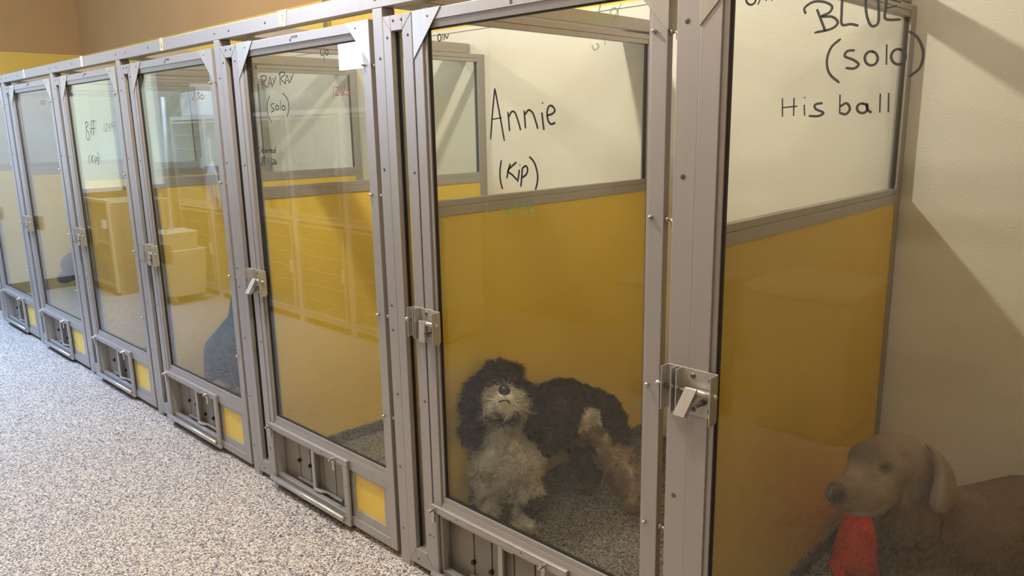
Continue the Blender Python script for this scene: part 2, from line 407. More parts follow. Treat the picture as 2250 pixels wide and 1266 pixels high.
# ------------------------------------------------------------------ writing
WRITING = [
 (5,'black','Annie (Kip)',0.003,[[(0.2586,1.6527),(0.2485,1.5938),(0.2376,1.5139)],[(0.2586,1.6527),(0.2752,1.5839),(0.2917,1.5101)],[(0.245,1.5696),(0.2829,1.5735)],[(0.3071,1.5886),(0.3097,1.5647),(0.3122,1.5361)],[(0.3099,1.5739),(0.3214,1.5882),(0.3342,1.5847),(0.3464,1.5595),(0.3536,1.5389)],[(0.3674,1.5906),(0.3694,1.5681),(0.3715,1.5432)],[(0.3703,1.5793),(0.3836,1.5911),(0.3983,1.5831),(0.409,1.5607),(0.4161,1.5414)],[(0.4306,1.5845),(0.4334,1.5625),(0.4373,1.5381)],[(0.4316,1.609),(0.4351,1.6063)],[(0.4485,1.5753),(0.4663,1.5793),(0.4752,1.5877),(0.4665,1.5988),(0.4547,1.5978),(0.4486,1.5819),(0.4525,1.5621),(0.4631,1.5532),(0.4767,1.5573)],[(0.2781,1.4582),(0.2716,1.4237),(0.2742,1.395),(0.2811,1.3774)],[(0.3126,1.4493),(0.3041,1.4293),(0.2982,1.4078)],[(0.3363,1.4535),(0.3176,1.4415),(0.3027,1.4283),(0.3203,1.418),(0.3364,1.4058)],[(0.3468,1.4342),(0.3432,1.4163),(0.3383,1.3997)],[(0.3478,1.4468),(0.3497,1.445)],[(0.3579,1.4391),(0.3548,1.412),(0.351,1.387)],[(0.3579,1.4377),(0.3708,1.444),(0.377,1.4359),(0.3723,1.4219),(0.3547,1.4111)],[(0.3839,1.4696),(0.4024,1.4525),(0.4131,1.4231),(0.4115,1.4001),(0.405,1.3814)]]),
 (5,'black','O/N',0.0018,[[(0.0388,1.8142),(0.0352,1.8151),(0.0317,1.8132),(0.0294,1.8091),(0.029,1.804),(0.0305,1.7994),(0.0335,1.7965),(0.0371,1.7962),(0.0404,1.7986),(0.0424,1.803),(0.0424,1.8081),(0.0406,1.8125),(0.0374,1.8149)],[(0.0504,1.816),(0.047,1.7955)],[(0.0558,1.7971),(0.0593,1.8118),(0.0684,1.8008),(0.0758,1.8127)]]),
 (5,'green','Lunch L/O',0.0022,[[(0.2174,1.3377),(0.2103,1.3184),(0.219,1.304),(0.2457,1.3008)],[(0.2756,1.3282),(0.2784,1.3079),(0.2954,1.309),(0.3027,1.3288),(0.3048,1.3072)],[(0.3156,1.3079),(0.3161,1.3272),(0.3314,1.3305),(0.3375,1.3093)],[(0.3705,1.3305),(0.353,1.3318),(0.3475,1.3172),(0.3669,1.3113)],[(0.3791,1.3451),(0.3796,1.306)],[(0.3799,1.3216),(0.3959,1.3273),(0.4038,1.3057)],[(0.6215,1.8369),(0.6165,1.8161),(0.6151,1.8007),(0.6381,1.7963)],[(0.6644,1.815),(0.6586,1.8163),(0.6533,1.8144),(0.6501,1.81),(0.6499,1.8042),(0.6527,1.7988),(0.6579,1.7953),(0.6637,1.7948),(0.6687,1.7973),(0.6713,1.8021),(0.6708,1.8078),(0.6675,1.8129),(0.6621,1.8159)],[(0.68,1.8242),(0.6533,1.785)],[(0.5946,1.7385),(0.6026,1.7266),(0.6156,1.7336),(0.6077,1.7422)],[(0.6335,1.7459),(0.6346,1.736)]]),
 (6,'grey','BLUE (solo) His ball',0.0026,[[(1.1404,1.76),(1.149,1.7407),(1.1595,1.7175)],[(1.1192,1.7531),(1.1161,1.7646),(1.1324,1.7738),(1.1539,1.7712),(1.1691,1.7615),(1.1648,1.751),(1.1499,1.7453),(1.1711,1.7424),(1.1821,1.731),(1.1708,1.7208),(1.1382,1.7165)],[(1.1872,1.7798),(1.188,1.7492),(1.1903,1.7266),(1.206,1.7257),(1.2209,1.7214)],[(1.2296,1.7728),(1.2329,1.7443),(1.2406,1.723),(1.2491,1.7179),(1.2561,1.7277),(1.2517,1.7701)],[(1.2669,1.7665),(1.2666,1.744),(1.2686,1.7282),(1.2948,1.7247)],[(1.2677,1.7474),(1.2854,1.7488)],[(1.2617,1.7661),(1.2917,1.7542)],[(1.1899,1.7008),(1.1731,1.6868),(1.1663,1.6631),(1.1727,1.6384),(1.1931,1.6197)],[(1.2176,1.6777),(1.204,1.6774),(1.1998,1.6682),(1.2163,1.6604),(1.2262,1.6517),(1.2186,1.6449),(1.2025,1.6466)],[(1.2515,1.6725),(1.2453,1.6736),(1.24,1.6711),(1.237,1.6658),(1.2372,1.659),(1.2406,1.6528),(1.2462,1.649),(1.2524,1.6486),(1.2573,1.6518),(1.2597,1.6576),(1.2587,1.6644),(1.2548,1.6701),(1.249,1.6733)],[(1.2736,1.6839),(1.2758,1.6477)],[(1.2989,1.6726),(1.2923,1.6738),(1.2865,1.6712),(1.2833,1.6655),(1.2836,1.6583),(1.2873,1.6517),(1.2933,1.6477),(1.2999,1.6473),(1.3052,1.6507),(1.3077,1.6568),(1.3067,1.664),(1.3025,1.6701),(1.2963,1.6735)],[(1.3094,1.7034),(1.3255,1.6899),(1.3362,1.665),(1.3332,1.6394),(1.3162,1.624)],[(1.0814,1.5954),(1.0835,1.5588)],[(1.1056,1.5957),(1.1066,1.5599)],[(1.0825,1.5768),(1.1128,1.5786)],[(1.127,1.5813),(1.1292,1.5598)],[(1.1265,1.5953),(1.1282,1.5941)],[(1.1636,1.5832),(1.1492,1.5806),(1.1509,1.572),(1.1661,1.5647),(1.1566,1.5584),(1.1373,1.5592)],[(1.1958,1.5979),(1.1976,1.562)],[(1.1974,1.5753),(1.2091,1.5813),(1.2163,1.571),(1.2099,1.561),(1.1983,1.5631)],[(1.2417,1.5792),(1.2366,1.5799),(1.2321,1.578),(1.2296,1.5741),(1.2297,1.5693),(1.2325,1.565),(1.2371,1.5625),(1.2422,1.5624),(1.2463,1.5648),(1.2484,1.5689),(1.2477,1.5737),(1.2445,1.5777),(1.2397,1.5798)],[(1.2469,1.5804),(1.249,1.5682),(1.2567,1.5624)],[(1.2694,1.5967),(1.2711,1.5621)],[(1.2841,1.5972),(1.2862,1.5624)]]),
 (6,'grey','O/N',0.0024,[[(0.9929,1.8001),(0.9943,1.7894),(1.0034,1.7836),(1.012,1.7873),(1.0145,1.7974)],[(1.0188,1.7818),(1.0257,1.798)],[(1.0357,1.7868),(1.0383,1.8002)],[(1.0476,1.7861),(1.0502,1.7987)]]),
 (4,'black','RAY RAY (solo) Cleaned 8/11/26',0.002,[[(-1.0183,1.757),(-1.0148,1.7326),(-1.0113,1.7082)],[(-1.0246,1.7536),(-0.9958,1.7584),(-0.9774,1.7494),(-0.9915,1.7384),(-1.0149,1.7321),(-0.9742,1.7108)],[(-0.9705,1.7127),(-0.951,1.7506),(-0.9429,1.7146)],[(-0.964,1.7252),(-0.9419,1.7273)],[(-0.9353,1.7471),(-0.9255,1.7349)],[(-0.9058,1.7507),(-0.924,1.7306),(-0.9421,1.713)],[(-0.8767,1.7605),(-0.8781,1.7387),(-0.8798,1.7153)],[(-0.8879,1.7559),(-0.8553,1.7633),(-0.8404,1.7532),(-0.8726,1.7405),(-0.8376,1.7184)],[(-0.8448,1.7188),(-0.8265,1.7498),(-0.8158,1.7199)],[(-0.8378,1.7303),(-0.8173,1.7303)],[(-0.8091,1.7503),(-0.8,1.737)],[(-0.7815,1.7528),(-0.7984,1.7344),(-0.8168,1.72)],[(-0.9648,1.682),(-0.9889,1.6505),(-0.9882,1.6097),(-0.9655,1.5804)],[(-0.9372,1.6515),(-0.9583,1.649),(-0.9557,1.6387),(-0.94,1.628),(-0.9634,1.6189)],[(-0.9105,1.6437),(-0.9167,1.6443),(-0.9227,1.6425),(-0.9268,1.6389),(-0.9279,1.6343),(-0.9255,1.6302),(-0.9204,1.6277),(-0.9141,1.6276),(-0.9084,1.6298),(-0.9049,1.6338),(-0.9045,1.6383),(-0.9075,1.6422),(-0.9129,1.6442)],[(-0.885,1.663),(-0.8909,1.6261)],[(-0.8636,1.6411),(-0.8691,1.6418),(-0.8745,1.64),(-0.8782,1.6363),(-0.8792,1.6318),(-0.8771,1.6278),(-0.8727,1.6254),(-0.8671,1.6253),(-0.8619,1.6275),(-0.8587,1.6314),(-0.8584,1.6359),(-0.861,1.6397),(-0.8657,1.6417)],[(-0.8704,1.6887),(-0.8358,1.6638),(-0.8307,1.6297),(-0.8501,1.5986)],[(-1.0816,1.4855),(-1.097,1.478),(-1.0992,1.4655),(-1.0825,1.4611)],[(-1.0632,1.4913),(-1.0679,1.4647)],[(-1.0576,1.4704),(-1.0451,1.4762),(-1.0551,1.4783),(-1.0594,1.467),(-1.0437,1.4649)],[(-1.0276,1.4754),(-1.0317,1.4756),(-1.0358,1.4744),(-1.0386,1.4722),(-1.0392,1.4695),(-1.0376,1.4671),(-1.0342,1.4658),(-1.0299,1.4658),(-1.026,1.4673),(-1.0236,1.4697),(-1.0234,1.4724),(-1.0255,1.4746),(-1.0292,1.4757)],[(-1.0224,1.4758),(-1.0208,1.4652)],[(-1.0133,1.4764),(-1.0152,1.4652)],[(-1.0126,1.4736),(-1.0019,1.4771),(-0.996,1.4654)],[(-0.9895,1.471),(-0.9796,1.4767),(-0.9895,1.4771),(-0.9901,1.4671),(-0.9768,1.4667)],[(-0.9614,1.4759),(-0.9655,1.4762),(-0.9694,1.475),(-0.9721,1.4727),(-0.9727,1.4701),(-0.9711,1.4677),(-0.9678,1.4664),(-0.9636,1.4665),(-0.9599,1.4679),(-0.9576,1.4703),(-0.9574,1.4729),(-0.9594,1.4751),(-0.963,1.4762)],[(-0.9506,1.4917),(-0.9571,1.4658)],[(-1.0571,1.4472),(-1.072,1.4413),(-1.0603,1.429),(-1.0696,1.4158),(-1.0805,1.4201),(-1.0582,1.4348),(-1.0571,1.4472)],[(-1.0405,1.4503),(-1.0542,1.411)],[(-1.0279,1.4437),(-1.0325,1.4239)],[(-1.0132,1.4439),(-1.0165,1.4242)],[(-0.9877,1.4482),(-1.005,1.4121)],[(-0.9875,1.436),(-0.9746,1.4401),(-0.9737,1.4323),(-0.9899,1.4219),(-0.972,1.4223)],[(-0.9572,1.4381),(-0.969,1.4268),(-0.9623,1.4208),(-0.9547,1.4265),(-0.9664,1.4291)]]),
 (4,'red','12:25',0.0016,[[(-0.5277,1.6958),(-0.5309,1.655)],[(-0.5151,1.6904),(-0.5002,1.6912),(-0.5055,1.6757),(-0.5183,1.6642),(-0.4953,1.6657)],[(-0.4865,1.6891),(-0.4859,1.6872)],[(-0.4846,1.6757),(-0.484,1.6738)],[(-0.476,1.691),(-0.4596,1.6921),(-0.4628,1.6786),(-0.479,1.665),(-0.4565,1.6669)],[(-0.4276,1.691),(-0.4464,1.6882),(-0.4451,1.6778),(-0.4288,1.6724),(-0.4349,1.6632),(-0.4511,1.662)]]),
 (4,'black','O/N L/O',0.0018,[[(-1.0853,1.8042),(-1.0913,1.8051),(-1.0973,1.8031),(-1.1016,1.7988),(-1.1029,1.7934),(-1.1009,1.7884),(-1.0961,1.7852),(-1.0899,1.7849),(-1.0842,1.7874),(-1.0805,1.7921),(-1.0798,1.7976),(-1.0825,1.8023),(-1.0876,1.8049)],[(-1.0622,1.8028),(-1.0754,1.7809)],[(-1.0627,1.7812),(-1.0579,1.8014),(-1.0506,1.7848),(-1.0437,1.8042)],[(-0.5894,1.8242),(-0.5903,1.8037),(-0.574,1.8035)],[(-0.5666,1.8338),(-0.5733,1.7809)],[(-0.5497,1.8176),(-0.5538,1.8184),(-0.5579,1.8167),(-0.5608,1.8129),(-0.5616,1.8081),(-0.5601,1.8038),(-0.5567,1.801),(-0.5525,1.8008),(-0.5485,1.803),(-0.546,1.8071),(-0.5457,1.8119),(-0.5476,1.816),(-0.5512,1.8182)]]),
 (3,'brown','12:30',0.0018,[[(-1.653,1.727),(-1.6527,1.6917)],[(-1.6353,1.7203),(-1.6168,1.7228),(-1.6277,1.7043),(-1.6463,1.6914),(-1.6182,1.6909)],[(-1.6055,1.7169),(-1.6048,1.7147)],[(-1.605,1.7034),(-1.6042,1.7012)],[(-1.5955,1.7165),(-1.5693,1.7207),(-1.5848,1.7085),(-1.5694,1.6993),(-1.5951,1.6917)],[(-1.5408,1.7082),(-1.5485,1.7091),(-1.5562,1.7072),(-1.5616,1.7031),(-1.5631,1.698),(-1.5604,1.6934),(-1.5542,1.6905),(-1.5463,1.6903),(-1.539,1.6927),(-1.5343,1.6971),(-1.5336,1.7022),(-1.5371,1.7065),(-1.5437,1.7089)]]),
 (2,'black','Biff (Kip)',0.002,[[(-3.0822,1.6164),(-3.0884,1.5738),(-3.1056,1.531)],[(-3.0988,1.6118),(-3.061,1.6191),(-3.0489,1.6038),(-3.0859,1.5799),(-3.0556,1.5553),(-3.0471,1.5309),(-3.0842,1.5156),(-3.1088,1.5323)],[(-3.0195,1.5731),(-3.0181,1.5538)],[(-2.9487,1.6172),(-2.9832,1.6195),(-3.0134,1.5429)],[(-3.0265,1.5781),(-2.9679,1.5816)],[(-2.9227,1.6209),(-2.9529,1.6155),(-2.9796,1.5379)],[(-2.9779,1.5787),(-2.9338,1.583)],[(-3.0898,1.4324),(-3.1128,1.4072),(-3.1073,1.3792)],[(-3.0598,1.4296),(-3.0702,1.3893)],[(-3.0252,1.4301),(-3.0606,1.4093),(-3.0385,1.3868)],[(-3.0132,1.4149),(-3.0191,1.3903)],[(-2.9952,1.4152),(-3.0041,1.3783)],[(-2.9952,1.4152),(-2.969,1.4186),(-2.9762,1.4045),(-2.9996,1.3992)],[(-2.9508,1.4522),(-2.9418,1.416),(-2.9694,1.3759)]]),
 (2,'brown','12:49',0.0015,[[(-2.7888,1.6086),(-2.8032,1.5564)],[(-2.7671,1.5996),(-2.7444,1.6027),(-2.757,1.5821),(-2.7816,1.565),(-2.7458,1.5675)],[(-2.7281,1.5933),(-2.729,1.591)],[(-2.7311,1.5761),(-2.732,1.5738)],[(-2.7057,1.6056),(-2.7225,1.5817),(-2.6911,1.5831)],[(-2.6851,1.6041),(-2.6999,1.5585)],[(-2.6559,1.6097),(-2.6625,1.6104),(-2.6696,1.6079),(-2.6752,1.603),(-2.6777,1.5969),(-2.6764,1.5915),(-2.6715,1.5884),(-2.6647,1.5883),(-2.6577,1.5914),(-2.6527,1.5967),(-2.6509,1.6028),(-2.653,1.6078),(-2.6584,1.6104)],[(-2.6504,1.5979),(-2.6613,1.5582)]]),
 (2,'black','O/N',0.0018,[[(-3.2793,1.794),(-3.2872,1.795),(-3.2959,1.7925),(-3.3029,1.7873),(-3.3061,1.7808),(-3.3046,1.775),(-3.2989,1.7714),(-3.2906,1.7711),(-3.2821,1.7742),(-3.2758,1.7798),(-3.2735,1.7863),(-3.2759,1.7918),(-3.2822,1.7948)],[(-3.2596,1.794),(-3.2807,1.7677)],[(-3.2667,1.7684),(-3.2576,1.7896),(-3.2506,1.7697),(-3.2393,1.787)]]),
 (1,'brown','12:25',0.0015,[[(-3.8744,1.7686),(-3.8831,1.7418)],[(-3.8607,1.7634),(-3.8367,1.7652),(-3.8468,1.7541),(-3.8684,1.7434),(-3.8381,1.7438)],[(-3.8176,1.7619),(-3.8186,1.7599)],[(-3.8219,1.7486),(-3.8229,1.7466)],[(-3.8041,1.7614),(-3.7811,1.7619),(-3.8051,1.7547),(-3.7908,1.7422),(-3.8161,1.7417)]]),
]

def smooth_line(pts, n=6):
    if len(pts) < 3:
        return [Vector((p[0], p[1])) for p in pts]
    P = [Vector(p) for p in pts]
    P = [P[0] * 2 - P[1]] + P + [P[-1] * 2 - P[-2]]
    out = []
    for i in range(1, len(P) - 2):
        for k in range(n):
            t = k / n
            a, b_, c, d = P[i - 1], P[i], P[i + 1], P[i + 2]
            out.append(0.5 * ((2 * b_) + (c - a) * t + (2 * a - 5 * b_ + 4 * c - d) * t * t + (3 * b_ - a - 3 * c + d) * t ** 3))
    out.append(P[-2])
    return out
def ribbon(mb, pts, w, y0, y1):
    """thin raised stroke lying in the xz plane between y0 and y1"""
    pts = smooth_line(pts)
    left, right = [], []
    for i, p in enumerate(pts):
        t = pts[min(i + 1, len(pts) - 1)] - pts[max(i - 1, 0)]
        t = t.normalized() if t.length > 1e-9 else Vector((1, 0))
        n = Vector((-t.y, t.x)) * w * (0.6 if i in (0, len(pts) - 1) else 1.0)
        left.append(p + n)
        right.append(p - n)
    F = [(mb.bm.verts.new((a.x, y0, a.y)), mb.bm.verts.new((b_.x, y0, b_.y)), mb.bm.verts.new((b_.x, y1, b_.y)), mb.bm.verts.new((a.x, y1, a.y))) for a, b_ in zip(left, right)]
    for A, B in zip(F, F[1:]):
        for k in range(4):
            mb.bm.faces.new((A[k], A[(k + 1) % 4], B[(k + 1) % 4], B[k]))
    mb.bm.faces.new(F[0])
    mb.bm.faces.new(F[-1][::-1])

def text_mesh(txt, size, loc, parent, material):
    cu = bpy.data.curves.new('print', 'FONT')
    cu.body = txt
    cu.size = size
    cu.extrude = 0.0002
    tmp = bpy.data.objects.new('print', cu)
    COL.objects.link(tmp)
    bpy.context.view_layer.update()
    me = bpy.data.meshes.new_from_object(tmp.evaluated_get(bpy.context.evaluated_depsgraph_get()))
    bpy.data.objects.remove(tmp)
    me.transform(Matrix.Translation(loc) @ Matrix.Rotation(math.radians(90), 4, 'X'))
    me.materials.clear()
    me.materials.append(material)
    o = bpy.data.objects.new('printed_word', me)
    COL.objects.link(o)
    o.parent = parent
    o.matrix_parent_inverse = Matrix.Translation(-root_pos(parent))
    return o

def screw(name, x, z, y, parent, r=0.0055, mt=None):
    b = MB()
    b.tube([(x, y + 0.0005, z), (x, y - 0.0015, z), (x, y - 0.0022, z)], [r, r, r * 0.55], 10)
    return b.build(name, mt or M_BOLT, parent)

# ------------------------------------------------------------------ kennel doors
WHICH = {0: 'cut off by the left edge of the photo', 1: 'with no name on the glass, second from the left, a dark dog behind it', 2: 'with Biff (Kip) written on the glass',
         3: 'with 12:30 written small on the glass, right of the Biff door', 4: 'with RAY RAY (solo) written on the glass', 5: 'with Annie (Kip) written on the glass', 6: 'with BLUE (solo) His ball written on the glass'}
def make_latch(t, x0, zc, sc, lever_out, keeper_x, keeper_on):
    """channel plate on the door stile carrying a sliding rod and a drop lever; returns keeper for the post"""
    h = 0.050 * sc
    w = 0.094
    b = MB()
    b.box(x0, x0 + w, -0.004, 0.0, zc - h, zc + h)
    b.box(x0, x0 + 0.003, -0.030, -0.003, zc - h, zc + h)
    b.box(x0 + w - 0.003, x0 + w, -0.034, -0.003, zc - h * 1.12, zc + h * 0.98)
    la = b.build('latch', M_ALU_L, t, 0.0008)
    zr = zc + 0.008
    MB().tube([(keeper_x - 0.012, -0.019, zr), (x0 + w + 0.002, -0.019, zr)], 0.0048, 12).build('bolt_rod', M_STEEL, la, smooth=True)
    MB().tube([(x0 + 0.03, -0.019, zr), (x0 + w - 0.004, -0.019, zr)], 0.0075, 14).sphere((x0 + w + 0.004, -0.019, zr), 0.006).sphere((keeper_x - 0.014, -0.019, zr), 0.007).build('rod_sleeve', M_ALU_L, la, smooth=True)
    # lever, a bent flat bar turning on the rod
    ln, wd = 0.070, 0.030
    a = math.radians(26 if lever_out else 2)
    cx = x0 + 0.033 if not lever_out else x0 + 0.040
    dx = -0.014 if lever_out else 0.0
    b = MB()
    c, s = math.cos(a), math.sin(a)
    def Q(u, v, x):   # u down along the lever, v outward
        return (x + dx * u / ln, -0.024 - s * u - c * v, zr + 0.008 - c * u + s * v)
    th = 0.003
    vv = [b.bm.verts.new(Q(u, v, x)) for u in (0, ln) for v in (0, th) for x in (cx - wd / 2, cx + wd / 2)]
    for f in ((0, 1, 3, 2), (4, 6, 7, 5), (0, 4, 5, 1), (2, 3, 7, 6), (0, 2, 6, 4), (1, 5, 7, 3)):
        b.bm.faces.new([vv[i] for i in f])
    vv = [b.bm.verts.new(Q(u, v, x)) for u in (0, ln * 0.97) for v in (-0.012, 0) for x in (cx + wd / 2 - 0.003, cx + wd / 2)]
    for f in ((0, 1, 3, 2), (4, 6, 7, 5), (0, 4, 5, 1), (2, 3, 7, 6), (0, 2, 6, 4), (1, 5, 7, 3)):
        b.bm.faces.new([vv[i] for i in f])
    b.build('lever', M_ALU_L, la, 0.0008)
    MB().tube([(x0 + 0.062, -0.004, zc - 0.018), (x0 + 0.062, -0.010, zc - 0.018)], 0.0085, 6).tube([(x0 + 0.062, -0.010, zc - 0.018), (x0 + 0.060, -0.038, zc - 0.019)], 0.0052, 10).build('stop_stud', M_BOLT, la)
    for (sx, sz) in ((0.032, 0.036), (0.034, -0.038), (0.078, 0.034), (0.078, -0.034)):
        b = MB()
        b.sphere((x0 + sx, -0.004, zc + sz * sc), (0.0068, 0.0035, 0.0068))
        b.build('screw', M_BOLT, la, smooth=True)
    b = MB()
    b.box(keeper_x, keeper_x + 0.040, keeper_on - 0.003, keeper_on, zc - h * .95, zc + h)
    b.box(keeper_x, keeper_x + 0.003, -0.030, keeper_on, zc - h * .95, zc + h)
    b.box(keeper_x + 0.026, keeper_x + 0.029, -0.030, keeper_on, zc - h * .95, zc + h)
    return b

def make_hatch(t, hx, w, k):
    """sliding feed hatch in the lower door: hx left edge, w width"""
    x0, x1, z0, z1 = hx, hx + w, 0.022, 0.302
    b = MB()
    fy0, fy1 = -0.014, 0.0
    b.box(x0, x1, fy0, fy1, z1 - 0.026, z1)
    b.box(x0, x0 + 0.030, fy0, fy1, z0 + 0.026, z1 - 0.0261)
    b.box(x1 - 0.030, x1, fy0, fy1, z0 + 0.026, z1 - 0.0261)
    b.box(x0, x1, fy0, fy1, z0, z0 + 0.0259)
    fr = b.build('feed_hatch', M_ALU, t, 0.003)
    # rolled lower lip
    MB().tube([(x0 + 0.006, -0.020, z0 + 0.026), (x1 - 0.035, -0.020, z0 + 0.026)], 0.011, 12).build('lower_lip', M_ALU_L, fr, smooth=True)
    # recess walls and sill
    b = MB()
    yb = 0.052
    b.box(x0 + 0.026, x0 + 0.030, 0, yb, z0 + 0.022, z1 - 0.022)
    b.box(x1 - 0.030, x1 - 0.026, 0, yb, z0 + 0.022, z1 - 0.022)
    b.box(x0 + 0.030, x1 - 0.030, 0, yb, z0 + 0.022, z0 + 0.026)
    b.box(x0 + 0.030, x1 - 0.030, 0, yb, z1 - 0.026, z1 - 0.022)
    b.build('recess_lining', M_ALU_L, fr)
    # vertical boards with gaps
    xs = [0.030, 0.150, 0.150 + 0.085, 0.335, 0.425, w - 0.030]
    b = MB()
    for i in range(5):
        b.box(x0 + xs[i] + 0.0028, x0 + xs[i + 1] - 0.0028, yb - 0.008, yb, z0 + 0.026, z1 - 0.026)
    b.build('slatted_panel', M_ALU_IN, fr, 0.001)
    MB().box(x0 + 0.03, x1 - 0.03, yb + 0.001, yb + 0.004, z0 + 0.026, z1 - 0.026).build('dark_backing', M_BLACK, fr)
    # guide rails along the foot of the boards
    MB().box(x0 + xs[1] - 0.01, x0 + xs[2] + 0.05, yb - 0.020, yb - 0.009, z0 + 0.040, z0 + 0.052).build('guide_rail', M_ALU_L, fr, 0.001)
    MB().tube([(x0 + 0.296, yb - 0.014, z0 + 0.050), (x0 + 0.300, yb - 0.034, z0 + 0.055), (x0 + 0.33, yb - 0.034, z0 + 0.055), (x0 + 0.365, yb - 0.014, z0 + 0.050), (x0 + 0.475, yb - 0.014, z0 + 0.050)], 0.0075, 6).build('guide_rail', M_ALU_L, fr)
    # bent pull bar
    b = MB()
    b.box(x0 + 0.290, x0 + 0.310, yb - 0.036, yb - 0.026, z0 + 0.050, z1 - 0.048)
    b.box(x0 + 0.290, x0 + 0.296, yb - 0.030, yb - 0.006, z0 + 0.050, z1 - 0.045)
    b.box(x0 + 0.290, x0 + 0.353, yb - 0.034, yb - 0.024, z1 - 0.060, z1 - 0.046)
    b.build('pull_bar', M_ALU_L, fr, 0.0015)
    ks = {0: (1, 2, 3, 4), 1: (1, 2, 3, 4), 2: (1, 2, 3, 4), 3: (1, 2, 3, 4), 4: (1, 2), 5: (1, 2), 6: (1, 2)}[k]
    for i in ks:
        zz = z0 + (0.128 if i < 3 else 0.100) - (0.03 if k == 5 else 0)
        MB().tube([(x0 + xs[i], yb - 0.007, zz), (x0 + xs[i], yb - 0.018, zz)], 0.0085, 12).build('knob', M_BLACK, fr)
    # drop clips at the two upper corners
    for cx in (x0 + 0.016, x1 - 0.085):
        b = MB()
        zc = z1 - 0.016
        b.tube([(cx, fy0, zc), (cx, fy0 - 0.010, zc)], 0.0115, 12)
        b.tube([(cx, fy0 - 0.010, zc), (cx - 0.001, fy0 - 0.022, zc)], 0.0055, 8)
        b.build('pivot_bolt', M_STEEL, fr)
        b = MB()
        b.prism([(cx - 0.011, zc + 0.004), (cx + 0.011, zc + 0.004), (cx + 0.010, zc - 0.010), (cx + 0.006, zc - 0.026), (cx + 0.009, zc - 0.040), (cx + 0.004, zc - 0.047),
                 (cx - 0.004, zc - 0.047), (cx - 0.009, zc - 0.040), (cx - 0.006, zc - 0.026), (cx - 0.010, zc - 0.010)], 1, fy0 - 0.005, fy0 - 0.002)
        b.build('drop_clip', M_ALU_L, fr)
    for (rx, rz) in ((0.13, z1 - 0.012), (0.42, z1 - 0.012), (w - 0.012, z1 - 0.11), (w - 0.012, z0 + 0.09), (0.20, z0 + 0.010), (0.42, z0 + 0.010), (0.012, z0 + 0.16)):
        b = MB()
        b.sphere((x0 + rx, fy0, rz), (0.0035, 0.0015, 0.0035), 8, 4)
        b.build('rivet', M_BOLT, fr)

